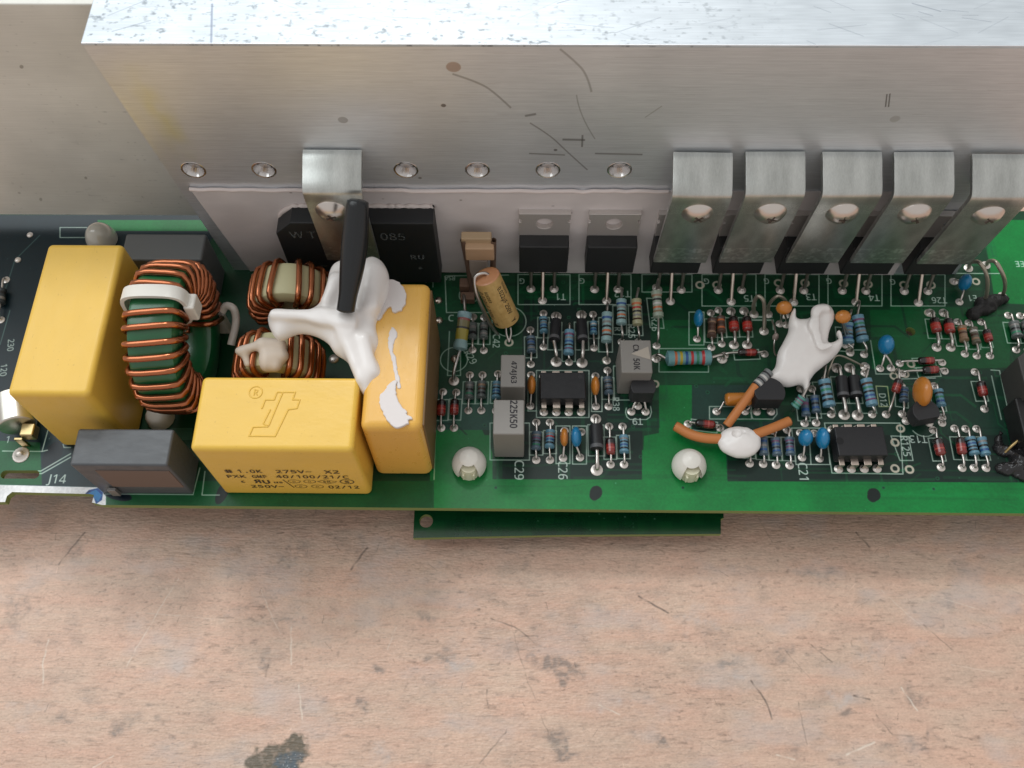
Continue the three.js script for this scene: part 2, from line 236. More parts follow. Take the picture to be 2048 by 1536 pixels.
// ------------------------------------------------------------------ structure: heatsink and back panel
const HZ = -27.2, HT = 64.2;
{
  const hs = thing('heatsink', 'long brushed aluminium heatsink channel standing behind the circuit board', 'heatsink', V3(0, 0, HZ));
  const S = 6, tw = 1024, th = 512, mw = 1024 / S;
  const brush = (px) => px;
  const face = canvasTex(2048, 840, (g, c) => {
    const img = g.createImageData(2048, 840);
    for (let y = 0; y < 840; y++) for (let x = 0; x < 2048; x++) {
      const X = x / 12 - 75, Y = HT - y / 10.2, st = noise(x * 0.012, y * 0.9, 4) * 0.6 + noise(x * 0.05, y * 0.95, 14) * 0.4, b = fbm(X * 0.07, Y * 0.05, 24, 3);
      let v = 226 + (st - 0.5) * 22 + (b - 0.5) * 26; const i = (y * 2048 + x) * 4, yl = Math.max(0, 1 - Math.abs(X + 61.5 + (60 - Y) * -0.1 - (60 - Y) * 0.02) / 3.2) * Math.max(0, 1 - Math.abs(Y - 48) / 13) * noise(X * 0.6, Y * 0.3, 91) * 0.9;
      img.data[i] = v - 5; img.data[i + 1] = v - yl * 6; img.data[i + 2] = v + 5 - yl * 60; img.data[i + 3] = 255;
    }
    g.putImageData(img, 0, 0);
    const at = (px, py) => { const p = W(px, py, HZ); return [(p.x + 75) * 12, (HT - p.y) * 10.2]; };
    const line = (pts, w, s) => { g.strokeStyle = s; g.lineWidth = w; g.beginPath(); const P = pts.map((q) => at(...q)); g.moveTo(...P[0]); if (P.length === 2) g.lineTo(...P[1]); else for (let i = 1; i + 1 < P.length; i++) g.quadraticCurveTo(...P[i], ...(i + 2 < P.length ? [(P[i][0] + P[i + 1][0]) / 2, (P[i][1] + P[i + 1][1]) / 2] : P[i + 1])); g.stroke(); };
    line([[905, 148], [960, 165], [995, 190], [1022, 216]], 4, 'rgba(110,107,104,.4)'); line([[1120, 98], [1150, 122], [1175, 150], [1183, 184]], 4, 'rgba(110,107,104,.35)');
    line([[1060, 246], [1100, 270], [1130, 300], [1175, 340]], 3, 'rgba(80,76,72,.4)'); line([[1125, 279], [1170, 280]], 5, 'rgba(90,88,86,.5)'); line([[1165, 270], [1164, 294]], 4, 'rgba(90,88,86,.5)');
    line([[1058, 307], [1130, 310]], 3, 'rgba(90,88,86,.5)'); line([[1190, 307], [1285, 309]], 4, 'rgba(90,86,82,.45)'); line([[1050, 232], [1072, 228]], 5, 'rgba(80,76,72,.4)');
    line([[1774, 188], [1771, 214]], 2.2, 'rgba(80,78,76,.7)'); line([[1780, 187], [1777, 214]], 2.2, 'rgba(80,78,76,.7)'); line([[1153, 190], [1158, 230], [1190, 278]], 2, 'rgba(90,86,82,.35)'); line([[1290, 235], [1324, 212]], 2, 'rgba(90,86,82,.3)');
    for (const [x, y, r, s] of [[907, 134, 11, 'rgba(165,138,124,.6)'], [887, 211, 4, 'rgba(80,70,64,.6)'], [840, 356, 3, 'rgba(90,88,86,.5)'], [1790, 238, 8, 'rgba(150,146,142,.3)'], [686, 240, 8, 'rgba(130,126,120,.4)'], [1111, 300, 3, 'rgba(60,56,52,.5)']]) { const p = at(x, y); g.fillStyle = s; g.beginPath(); g.ellipse(p[0], p[1], r * 1.3, r, 0, 0, 7); g.fill(); }
    g.font = '26px sans-serif'; g.fillStyle = 'rgba(120,116,112,.35)';
    for (let n = 0; n < 500; n++) { const x = rr(0, 2048), y = rr(0, 660), l = rr(10, 90); g.strokeStyle = `rgba(${n % 2 ? '235,232,228' : '120,116,112'},${rr(0.04, 0.16)})`; g.lineWidth = 1; g.beginPath(); g.moveTo(x, y); g.lineTo(x + l, y + rr(-1.5, 1.5)); g.stroke(); }
  });
  const alu = new THREE.MeshPhysicalMaterial({ map: face, metalness: 0.6, roughness: 0.42, anisotropy: 0.6 });
  const RX = 95.4, LB = -60.7, LT = -67.2, slant = (y) => LB + (LT - LB) * Math.max(0, y) / HT;
  const sh = new THREE.Shape([[LB, TABLE + 0.02], [RX, TABLE + 0.02], [RX, HT], [LT, HT], [LB, 0]].map(([x, y]) => new THREE.Vector2(x, y)));
  const holes = [387, 528, 660, 812, 955, 1096, 1239].map((px) => W(px, 340, HZ));
  for (const p of holes) sh.holes.push(new THREE.Path().absarc(p.x, p.y, 1.95, 0, TAU));
  const uvXY = (g, ox = 0) => { const p = g.attributes.position, u = g.attributes.uv; for (let i = 0; i < p.count; i++) u.setXY(i, (p.getX(i) + 75) * 12 / 2048, 1 - (HT - p.getY(i)) * 10.2 / 840); return g; };
  const pl = new THREE.ExtrudeGeometry(sh, { depth: 2.4, bevelEnabled: false, curveSegments: 20 }); uvXY(pl); pl.translate(0, 0, -2.4);
  face.wrapS = face.wrapT = THREE.MirroredRepeatWrapping;
  part('front_plate', pl, alu, hs);
  const bore = mat([0.72, 0.7, 0.69], 0.22, 1);
  for (const p of holes) {                                          // countersunk thread with faceted wall
    const g = lathe([[2.3, 0.02], [2.2, 0.07], [1.95, 0.02], [1.25, -1.5], [1.2, -2.3], [0, -2.35]], 26).rotateX(Math.PI / 2).translate(p.x, p.y, 0);
    part('screw_hole', toCreasedNormals(g, 0.2), bore, hs);
  }
  const top = canvasTex(2048, 160, (g) => {
    const img = g.createImageData(2048, 160);
    for (let y = 0; y < 160; y++) for (let x = 0; x < 2048; x++) { const X = x / 12, Y = y / 12; let v = 208 + (fbm(X * 0.2, Y * 0.4, 5, 3) - 0.5) * 18 + (noise(X * .3, Y * 7, 6) - .5) * 14; const d = Math.max(0, fbm(X * 1.0, Y * 1.6, 15, 4) - 0.63) * fbm(X * 0.06, Y * 0.12, 18, 2) * 2.6 * Math.max(0, Math.min(1, (115 - X) / 40)); v *= 1 - Math.min(0.28, d * 1.5); const i = (y * 2048 + x) * 4; img.data[i] = v - 8; img.data[i + 1] = v; img.data[i + 2] = v + 6; img.data[i + 3] = 255; }
    g.putImageData(img, 0, 0);
    for (let n = 0; n < 60; n++) { const x = rr(0, 2048), y = rr(0, 150), a = rr(-0.6, 0.6), l = rr(20, 110); g.strokeStyle = `rgba(100,110,125,${rr(0.1, 0.4)})`; g.lineWidth = rr(0.8, 2.4); g.beginPath(); g.moveTo(x, y); g.lineTo(x + l * Math.cos(a), y + l * Math.sin(a)); g.stroke(); }
    g.strokeStyle = 'rgba(120,130,150,.6)'; g.lineWidth = 4; g.beginPath(); g.moveTo(255, 10); g.lineTo(240, 120); g.stroke();
  });
  top.wrapS = top.wrapT = THREE.MirroredRepeatWrapping;
  const fl = box(RX + 67.4, 0.7, 11.2, (RX - 67.4) / 2, HT - .35 + 0.03, -5.57, 0.3, 3); { const p = fl.attributes.position, u = fl.attributes.uv; for (let i = 0; i < p.count; i++) u.setXY(i, (p.getX(i) + 68) * 12 / 2048, (p.getZ(i) + 12) * 12 / 160); }
  part('top_flange', fl, new THREE.MeshPhysicalMaterial({ map: top, metalness: 0.45, roughness: 0.5 }), hs);

  const pn = thing('aluminium_panel', 'plain pale aluminium plate standing behind the left end of the heatsink', 'metal panel', V3(-95, 0, -39.6));
  const ptex = canvasTex(1024, 1024, (g) => {
    const img = g.createImageData(1024, 1024);
    for (let y = 0; y < 1024; y++) for (let x = 0; x < 1024; x++) { const b = fbm(x * 0.006, y * 0.006, 3, 4), s = noise(x * 0.02, y * 0.9, 6), d = Math.max(0, noise(x * 0.07, y * 0.12, 11) - 0.9) * fbm(x * 0.01, y * 0.012, 12, 2) * 1.6; const v = (226 + (b - 0.5) * 34 + (s - 0.5) * 8) * (1 - Math.min(0.5, d)); const i = (y * 1024 + x) * 4; img.data[i] = v; img.data[i + 1] = v - 1; img.data[i + 2] = v - 9; img.data[i + 3] = 255; }
    g.putImageData(img, 0, 0);
    for (let n = 0; n < 26; n++) { g.fillStyle = `rgba(110,104,92,${rr(0.25, 0.55)})`; g.beginPath(); g.ellipse(rr(0, 1024), rr(0, 1024), rr(2, 9), rr(2, 5), rr(0, 3), 0, 7); g.fill(); }
  });
  const ps = box(140, 57.6, 2, 55 - 70 + 30, 32.8, 0, 0.3); { const p = ps.attributes.position, u = ps.attributes.uv; for (let i = 0; i < p.count; i++) u.setXY(i, (p.getX(i) + 60) / 80, p.getY(i) / 80); }
  ptex.wrapS = ptex.wrapT = THREE.MirroredRepeatWrapping;
  part('plate', ps, new THREE.MeshPhysicalMaterial({ map: ptex, metalness: 0.1, roughness: 0.5 }), pn);

  // thermal pad stuck to the lower half of the heatsink
  const pad = thing('thermal_pad', 'pale pinkish thermal pad sheet stuck along the lower heatsink face', 'thermal pad', V3(0, 0, HZ + 0.25));
  const ps2 = new THREE.Shape([[-57.2, 0.05], [82, 0.05], [82, 28.4], [-61.4, 28.4]].map(([x, y]) => new THREE.Vector2(x, y)));
  const ptx = canvasTex(1024, 256, (g) => { const img = g.createImageData(1024, 256); for (let y = 0; y < 256; y++) for (let x = 0; x < 1024; x++) { const v = 218 + (fbm(x * 0.02, y * 0.03, 31, 4) - 0.5) * 24, i = (y * 1024 + x) * 4; img.data[i] = v + 2; img.data[i + 1] = v - 5; img.data[i + 2] = v - 6; img.data[i + 3] = 255; } g.putImageData(img, 0, 0); for (let n = 0; n < 40; n++) { g.fillStyle = `rgba(90,80,78,${rr(0.2, 0.6)})`; g.beginPath(); g.arc(rr(0, 1024), rr(0, 256), rr(0.8, 2.2), 0, 7); g.fill(); } });
  const pg = new THREE.ExtrudeGeometry(ps2, { depth: 0.3, bevelEnabled: false }).translate(0, 0, -0.22); { const p = pg.attributes.position, u = pg.attributes.uv; for (let i = 0; i < p.count; i++) u.setXY(i, (p.getX(i) + 62) / 145, p.getY(i) / 30); }
  part('sheet', pg, new THREE.MeshPhysicalMaterial({ map: ptx, roughness: 0.6 }), pad);
  const ridge = []; for (let i = 0; i <= 90; i++) ridge.push(V3(-61.4 + i * 1.01, 28.45 + (noise(i * 0.5, 1, 3) - 0.5) * 0.5, 0.25));
  part('raised_edge', tube(ridge, 0.42, 180, 6), mat([0.75, 0.66, 0.63], 0.45), pad);
}

// ------------------------------------------------------------------ circuit board print is collected while parts are placed
const silk = [];                                                    // functions (g) drawn on the board print
const BX0 = -117, BZ0 = -45, BS = 8.7;                              // board print: 8.7 texels per mm
const cv = (p) => [(p.x - BX0) * BS, (p.z - BZ0) * BS];
const silkLine = (pts, closed = false, w = 2, c = 'rgba(196,214,200,.85)') => silk.push((g) => { g.strokeStyle = c; g.lineWidth = w; g.beginPath(); pts.forEach((q, i) => { const p = cv(q.isVector3 ? q : B(...q)); i ? g.lineTo(...p) : g.moveTo(...p); }); if (closed) g.closePath(); g.stroke(); });
const silkBox = (x0, y0, x1, y1, w) => silkLine([[x0, y0], [x1, y0], [x1, y1], [x0, y1]], true, w);
const silkText = (s, px, py, size, deg = 0, c = 'rgba(215,228,218,.9)') => silk.push((g) => { const [x, y] = cv(B(px, py)); g.save(); g.translate(x, y); g.rotate(deg * Math.PI / 180); g.font = `${size * BS}px sans-serif`; g.textAlign = 'center'; g.textBaseline = 'middle'; g.fillStyle = c; g.fillText(s, 0, 0); g.restore(); });
const silkRing = (px, py, r, w = 2, c = 'rgba(196,214,200,.85)', a0 = 0, a1 = TAU) => silk.push((g) => { g.strokeStyle = c; g.lineWidth = w; g.beginPath(); g.arc(...cv(B(px, py)), r * BS, a0, a1); g.stroke(); });
const padRing = (px, py, r = 0.75) => silkRing(px, py, r, 4, 'rgba(206,196,178,.95)');

// ------------------------------------------------------------------ components
const jointG = lathe([[0.84, 0.01], [0.84, 0.06], [0.76, 0.1], [0.46, 0.16], [0.33, 0.34], [0.26, 0.5], [0, 0.52]], 14);
function joint(t, p, s = 1) { const j = part('solder_joint', jointG, M.solder, t); j.position.set(p.x * MM, 0, p.z * MM); j.scale.set(s, s * rr(0.8, 1.2), s); return j; }
// a lead from its pad up and over into the end of the body
function lead(t, pad, end, r = 0.27, m = M.tin) {
  const pts = [V3(pad.x, 0.1, pad.z), V3(pad.x, Math.max(0.5, end.y * 0.55), pad.z)], mid = V3(pad.x * 0.82 + end.x * 0.18, end.y * 0.97, pad.z * 0.82 + end.z * 0.18);
  pts.push(mid, end.clone()); return part('lead', tube(pts, r, 14, 7), m, t);
}
function banded(L, profile, bands, base, n = 16) {                  // profile: radius at 0..1 along the body; bands: [from, to, colour]
  const cuts = new Set([0, 1]); bands.forEach(([a, b]) => { cuts.add(a); cuts.add(b); }); for (let i = 1; i < 18; i++) cuts.add(i / 18);
  const s = [...cuts].sort((a, b) => a - b), geos = [];
  for (let i = 0; i + 1 < s.length; i++) {
    const m = (s[i] + s[i + 1]) / 2, b = bands.find(([a, c]) => m > a && m < c);
    geos.push(paint(lathe([[profile(s[i]), s[i] * L], [profile(s[i + 1]), s[i + 1] * L]], n), b ? b[2] : base));
  }
  const g = mergeGeometries(geos.map((q) => q.toNonIndexed())); g.deleteAttribute('uv');
  return toCreasedNormals(g, 0.9);
}
const K = { bk: [0.012, 0.012, 0.014], br: [0.07, 0.03, 0.018], rd: [0.42, 0.025, 0.025], or: [0.5, 0.14, 0.05], yl: [0.42, 0.32, 0.02], gn: [0.03, 0.2, 0.11], bl: [0.02, 0.08, 0.24], gy: [0.22, 0.21, 0.2], wh: [0.55, 0.53, 0.5], vi: [0.16, 0.06, 0.13], tan: [0.3, 0.19, 0.12] };
const BASE = { blue: [0.12, 0.27, 0.36], dblue: [0.085, 0.135, 0.18], grey: [0.12, 0.14, 0.135], olive: [0.13, 0.12, 0.085], brown: [0.1, 0.055, 0.04], aqua: [0.24, 0.38, 0.38], cream: [0.35, 0.34, 0.2], teal: [0.1, 0.3, 0.26], tan: [0.26, 0.17, 0.1] };
const bulge = (r) => (t) => { const e = Math.min(t, 1 - t); return e < 0.001 ? 0.12 * r : e < 0.06 ? r * (0.62 + 0.38 * Math.sqrt(1 - Math.pow(1 - e / 0.06, 2))) : e < 0.2 ? r : r * 0.86; };
const rod = (r) => (t) => { const e = Math.min(t, 1 - t); return e < 0.001 ? 0.1 * r : e < 0.05 ? r * (0.7 + 0.3 * e / 0.05) : r; };
const pill = (r) => (t) => { const e = Math.min(t, 1 - t); return e >= 0.16 ? r : r * Math.sqrt(Math.max(0.02, 1 - Math.pow(1 - e / 0.16, 2))); };
const marks = (cols, a = 0.16, b = 0.84, w = 0.5) => cols.map((c, i) => { const s = (b - a) / cols.length; return [a + i * s + s * (1 - w) / 2, a + i * s + s * (1 + w) / 2, K[c]]; });
// an axial part lying between two solder pads: a, b pads (photo points), L body length, r radius, t where the body's middle is; ends: explicit body ends [px, py, height]
function axial(kind, label, a, b, { L, r = 0.9, t = 0.5, cols = [], base = 'blue', ends, flip, box: bx = true, lr = 0.25, pads = [1, 1], group, bands } = {}) {
  const A = B(...a), Z = B(...b), dir = Z.clone().sub(A).normalize(); let p, q;
  const D = { resistor: 3.9, diode: 3.6, rectifier: 5.2 }; L ??= D[kind];
  if (ends) { p = B(...ends[0]); q = B(...ends[1]); L = p.distanceTo(q); }
  else { const c = A.clone().lerp(Z, t); p = c.clone().addScaledVector(dir, -L / 2); q = c.clone().addScaledVector(dir, L / 2); p.y = q.y = r + 0.12; }
  if (bx) { const n = V3(-dir.z, 0, dir.x).multiplyScalar(r + 0.32), c0 = p.clone().setY(0).addScaledVector(dir, -0.5), c1 = q.clone().setY(0).addScaledVector(dir, 0.55); silkLine([c0.clone().add(n), c1.clone().add(n), c1.clone().sub(n), c0.clone().sub(n)], true); }
  const o = A.clone().lerp(Z, 0.5), name = { resistor: 'resistor', diode: 'glass_diode', rectifier: 'rectifier_diode' }[kind], th = thing(name, label, kind === 'resistor' ? 'resistor' : 'diode', o, group ?? { resistor: 'resistors on the circuit board', diode: 'small glass diodes on the circuit board', rectifier: 'black rectifier diodes on the circuit board' }[kind]);
  for (const v of [p, q]) v.add(V3(rr(-.16, .16), rr(0, .12), rr(-.12, .12)));
  for (const v of [A, Z, p, q]) v.sub(o);
  let g, m = M.gloss;
  if (kind === 'resistor') g = banded(L, bulge(r), bands ?? marks(cols), BASE[base] ?? base);
  else if (kind === 'diode') { g = banded(L, pill(r), [[0.0, 0.36, [0.012, 0.006, 0.006]], [0.36, 0.44, [0.09, 0.012, 0.01]], [0.6, 0.68, [0.42, 0.07, 0.05]], [0.84, 1, [0.2, 0.02, 0.015]]], base === 'blue' ? [0.26, 0.018, 0.014] : base); m = M.glass; }
  else { g = banded(L, rod(r), [[0.8, 0.93, [0.1, 0.1, 0.105]]], [0.012, 0.012, 0.014]); m = M.matt; }
  part('body', along(g, flip ? q : p, flip ? p : q), m, th);
  lead(th, A, p.clone().addScaledVector(q.clone().sub(p).normalize(), 0.15), lr); lead(th, Z, q.clone().addScaledVector(p.clone().sub(q).normalize(), 0.15), lr);
  if (pads[0]) joint(th, A, pads[0]); if (pads[1]) joint(th, Z, pads[1]);
  return th;
}
const R = (label, a, b, o) => axial('resistor', label, a, b, o), Dg = (label, a, b, o) => axial('diode', label, a, b, o), Dr = (label, a, b, o) => axial('rectifier', label, a, b, { r: 1.15, lr: 0.42, pads: [1.35, 1.4], ...o });

// left of the middle: between the orange-yellow capacitor and the eight-pin chip
Dg('left of two small red glass diodes beside the yellow capacitor', [886, 784], [882.6, 856], { t: .5, r: .92 });
Dg('right of two small red glass diodes beside the yellow capacitor', [912.6, 785], [908, 856], { t: .48, r: .92 });
R('grey green resistor just right of the twin red diodes', [939.6, 750], [936.7, 821], { base: 'grey', cols: ['gy', 'bk', 'gn'], r: .95 });
R('olive brown banded resistor beside the grey stacked capacitors', [965, 750], [962.7, 821], { base: 'grey', cols: ['tan', 'br', 'bk'], r: .95 });
R('blue resistor half hidden behind the tall grey film capacitor', [996, 748], [992, 822], { base: 'blue', cols: ['gy', 'bk', 'bl', 'bk'], r: .95 });
R('dim grey resistor tucked behind the large olive resistor', [946.5, 634], [945, 700], { base: 'grey', cols: ['gy', 'bk'], r: .9 });
R('small grey resistor left of the marking C42', [968, 635], [967.5, 701], { base: 'grey', cols: ['gy', 'bk', 'gy'], r: .95 });
R('large fat olive yellow resistor with pale blue ends', [930, 612], [908, 762], { base: [0.16, 0.14, 0.055], ends: [[929, 622, 5.6], [920.5, 703, 3.2]], r: 1.5, box: false, lr: .35, pads: [0, 1.3], bands: [[0, .2, [.2, .33, .36]], [.2, .26, [.25, .07, .06]], [.42, .47, K.bk], [.47, .74, [.3, .25, .03]], [.74, 1, [.22, .36, .36]]] });
R('narrow dark blue resistor standing alone right of C42', [1060.7, 660], [1061.7, 729], { base: 'dblue', cols: ['bk', 'bl', 'bk', 'gy'], r: .95 });
R('blue resistor left of the first black diode above the chip', [1087, 627], [1087, 694], { base: 'blue', cols: ['bk', 'gy', 'bl', 'bk'], r: .9, t: .42 });
Dr('dark sleeved diode above the chip with copper coloured lower lead', [1112.5, 633], [1112.5, 724], { L: 4.9, t: .36, r: 1.1, ends: [[1111, 640, 1.8], [1109.5, 684, 2.4]] });
R('pale blue resistor between the two black diodes above the chip', [1138, 655], [1138, 725], { base: 'blue', cols: ['vi', 'gy', 'bl', 'bk', 'vi'], ends: [[1139, 658, 2.2], [1138, 711, 1.6]], r: 1.05, pads: [0, 1] });
Dr('dark sleeved diode above the chip with silver lower lead', [1163, 630], [1164, 726], { L: 4.9, t: .36, r: 1.1, ends: [[1163, 640, 1.8], [1165.5, 684, 2.4]] });
R('tiny blue resistor left of the tilted orange banded resistor', [1186, 629], [1188, 696], { base: 'blue', cols: ['wh', 'bk', 'bl'], r: .8, L: 3, t: .46 });
R('pale blue resistor with blue, black and orange bands above the chip', [1213, 618], [1213.6, 722], { base: 'aqua', cols: ['bl', 'gy', 'bk', 'or', 'br'], ends: [[1213.5, 624, 3.2], [1213, 688, 2.4]], r: 1.12, pads: [0, 1] });
R('pale blue resistor with orange and red bands behind the square film capacitor', [1242, 590], [1243, 684], { base: 'aqua', cols: ['bl', 'gy', 'bk', 'or', 'br'], ends: [[1242, 598, 3.6], [1242.6, 652, 2.6]], r: 1.08, pads: [0, 1] });
R('cream green resistor with a red band next to marking R25', [1274, 590], [1276, 684], { base: 'cream', cols: ['or', 'rd', 'bk', 'gy', 'br'], ends: [[1273.6, 598, 3.6], [1275.3, 654, 2.6]], r: 1.08, pads: [0, 1] });
R('greenish resistor with black and brown bands next to marking R26', [1312, 575], [1313, 692], { base: [0.3, 0.36, 0.28], cols: ['tan', 'bk', 'wh', 'or', 'tan'], ends: [[1312, 580, 4.2], [1318, 637, 3]], r: 1.12, pads: [1, 1] });
R('big horizontal pale blue resistor with two crimson bands', [1312, 717], [1444, 718], { base: [0.13, 0.3, 0.32], cols: ['or', 'yl', 'bl', 'rd', 'gn', 'rd'], ends: [[1329, 718, 2], [1425, 716, 2]], r: 1.6, lr: .38, pads: [1.2, 1.3], box: false });
R('grey resistor right of the orange disc capacitor on the chip', [1215, 741], [1217, 813], { base: 'dblue', cols: ['gy', 'bk', 'gy', 'bk'], r: .95 });
// front row below the first chip
R('dark grey resistor right of the grey capacitor in the front row', [1072.4, 845], [1072.4, 920], { base: 'dblue', cols: ['gy', 'vi', 'bk', 'gn'], r: .98, t: .56 });
R('blue resistor with a crimson band left of marking C26', [1099.8, 845], [1099.8, 920], { base: 'blue', cols: ['gy', 'rd', 'bl', 'bk'], r: .98, t: .52 });
Dr('thick black diode in the front row with bright silver lower lead', [1191.5, 838], [1193.5, 940], { L: 5.6, r: 1.3, t: .42, pads: [1.3, 1.45] });
Dg('red glass diode right of the thick black front diode', [1218, 853], [1221, 929], { t: .57, r: .92, L: 3.7 });
R('pale blue resistor ending the front row by the green clearing', [1245, 853], [1248, 929], { base: 'blue', cols: ['gy', 'bk', 'bl', 'bk'], r: .95, t: .54 });
// right group under the clips
R('dark brown resistor with rusty bands beside the dim blue disc', [1421.7, 626], [1422.7, 695], { base: 'brown', cols: ['tan', 'br', 'br', 'tan'], r: 1, L: 4.6, t: .52 });
R('brown resistor left of the two fat red diodes', [1437, 620.5], [1443, 688], { base: 'brown', cols: ['or', 'br', 'or'], r: .95, t: .5 });
Dg('left one of two fat bright red diodes under the clips', [1461.8, 622.5], [1467.6, 690], { base: [0.42, 0.03, 0.02], r: 1.05, t: .48, lr: .36, pads: [1.2, 1.25] });
Dg('right one of two fat bright red diodes beside the arched bare wire', [1488, 622], [1494, 690], { base: [0.42, 0.03, 0.02], r: 1.05, t: .48, lr: .36, pads: [1.2, 1.25] });
Dg('sideways half black half red diode above the striped sleeve', [1449, 711], [1529, 708], { r: .8, L: 4.2, t: .55 });
Dg('small red diode lying sideways beside the curved orange sleeve', [1376, 848], [1440, 856], { r: .85, L: 4.2, t: .5 });
R('blue resistor half hidden right of the big white silicone lump', [1696, 630], [1700, 706], { base: 'blue', cols: ['bl', 'gy', 'bk', 'bl'], ends: [[1695, 645, 3], [1697, 688, 2.2]], r: 1.25, pads: [0, 1] });
R('blue resistor with green and black bands right of the silicone lump', [1711, 612], [1728, 709], { base: 'blue', cols: ['vi', 'gn', 'bk', 'gy', 'bk'], ends: [[1714, 630, 3], [1725, 685, 2.2]], r: 1.25, pads: [0, 1] });
R('fat blue resistor with black bands left of the paired black diodes', [1645, 735], [1662, 829], { base: 'blue', cols: ['bk', 'gn', 'bk', 'bk'], ends: [[1648, 757, 2.6], [1660, 815, 1.8]], r: 1.25, pads: [0, 1] });
Dr('left one of the paired black diodes behind the right chip', [1673, 736], [1688, 830], { L: 4.9, t: .47, r: 1.2 });
Dr('right one of the paired black diodes behind the right chip', [1699, 736], [1715, 831], { L: 4.9, t: .47, r: 1.2 });
R('blue resistor with a green band beside marking D12', [1729, 746], [1744, 829], { base: 'blue', cols: ['br', 'gn', 'bk', 'bl', 'vi'], ends: [[1731, 756, 2.4], [1744, 814, 1.8]], r: 1.15, pads: [1, 1] });
R('slim blue grey resistor left of the fat blue one by the paired diodes', [1624, 778], [1632, 846], { base: 'dblue', cols: ['bl', 'bk', 'bl'], r: .9, t: .52 });
R('blue grey resistor crossed by a leaning green one', [1601, 778], [1609, 847], { base: 'dblue', cols: ['vi', 'bl'], r: .9, t: .6 });
R('leaning green resistor with a violet band by the silicone tail', [1611, 778], [1585, 822], { base: 'teal', cols: ['vi', 'gy', 'gn'], ends: [[1605, 793, 4.2], [1588, 815, 2.6]], r: .95, box: false, pads: [0, 0] });
Dg('dark red diode leaning diagonally beside marking D12', [1788, 745], [1772, 829], { ends: [[1797, 757, 2.6], [1789, 786, 2]], r: .9, box: false, pads: [0, 1] });
R('small blue resistor left of the tall orange disc', [1803, 772], [1804, 828], { base: 'dblue', cols: ['bl', 'bk', 'bl', 'bk'], r: .95, L: 3.2, t: .42 });
Dg('upper sideways red diode behind the tall orange disc', [1799, 727], [1884, 725], { r: .8, L: 3.6, t: .58 });
Dg('lower sideways red diode behind the tall orange disc', [1804, 747], [1889, 742], { r: .8, L: 3.6, t: .62 });
Dg('left bright red diode of the pair near the board hole', [1861, 626], [1873, 695], { base: [0.42, 0.035, 0.025], r: 1.05, t: .46, lr: .36, pads: [1.2, 1.2] });
Dg('right bright red diode of the pair near the board hole', [1887, 626], [1901, 695], { base: [0.42, 0.035, 0.025], r: 1.05, t: .47, lr: .36, pads: [1.2, 1.2] });
R('tan resistor right of the bright red diode pair', [1915, 644], [1929.5, 708], { base: 'tan', cols: ['or', 'br', 'tan'], r: .95, t: .45, L: 3.6 });
R('dull brown resistor between the tan one and a small red diode', [1937, 646], [1953, 712], { base: 'olive', cols: ['wh', 'br', 'tan'], r: .9, t: .48 });
Dg('small red diode below the burnt black patch', [1962, 644], [1979.6, 712], { r: .88, L: 3, t: .5 });
R('blue grey resistor at the right edge under the burnt patch', [2016, 631], [2032, 700], { base: 'grey', cols: ['gy', 'bk', 'gn'], r: 1.1, t: .5 });
R('second blue grey resistor cut by the right picture edge', [2040, 632], [2056, 700], { base: 'grey', cols: ['gy', 'bk', 'gn'], r: 1.1, t: .5 });
Dg('single red diode standing left of the black relay block', [1949.6, 744], [1968.7, 818], { r: .95, L: 3.4, t: .52 });
R('blue grey resistor behind the black transistor on the right', [1868, 772], [1884, 835], { base: 'blue', cols: ['bk', 'gn', 'bl'], r: .95, t: .45 });
Dg('dark glass diode with a white glint below the black transistor', [1866, 860], [1882, 935], { base: [0.2, 0.02, 0.02], r: .98, L: 3.8, t: .52 });
Dg('red glass diode left of the two blue resistors at lower right', [1909, 857], [1924, 936], { r: .95, L: 3.8, t: .5 });
R('left of the two blue resistors beside the burnt corner', [1931, 858], [1948, 936], { base: 'blue', cols: ['bk', 'bl', 'bk', 'bk'], r: .98, t: .5 });
R('right of the two blue resistors beside the burnt corner', [1953, 858], [1972, 936], { base: 'blue', cols: ['gy', 'bk', 'bl'], r: .98, t: .5 });
R('grey resistor mostly hidden under the lower silicone disc', [1495, 866], [1499, 927], { base: 'dblue', cols: ['gy', 'bk', 'gy'], r: .92, t: .45 });
R('blue grey resistor just right of the lower silicone disc', [1521, 864], [1526, 928], { base: 'dblue', cols: ['bl', 'gy', 'bl'], r: .92, t: .5 });
R('mauve banded blue resistor second from the lower silicone disc', [1546, 862], [1552, 930], { base: 'dblue', cols: ['vi', 'bl', 'bk', 'bl'], r: .95, t: .52 });
R('violet banded resistor left of the front pair of blue discs', [1574, 860], [1579, 931], { base: 'dblue', cols: ['vi', 'bk', 'vi', 'bl'], r: .95, t: .54 });

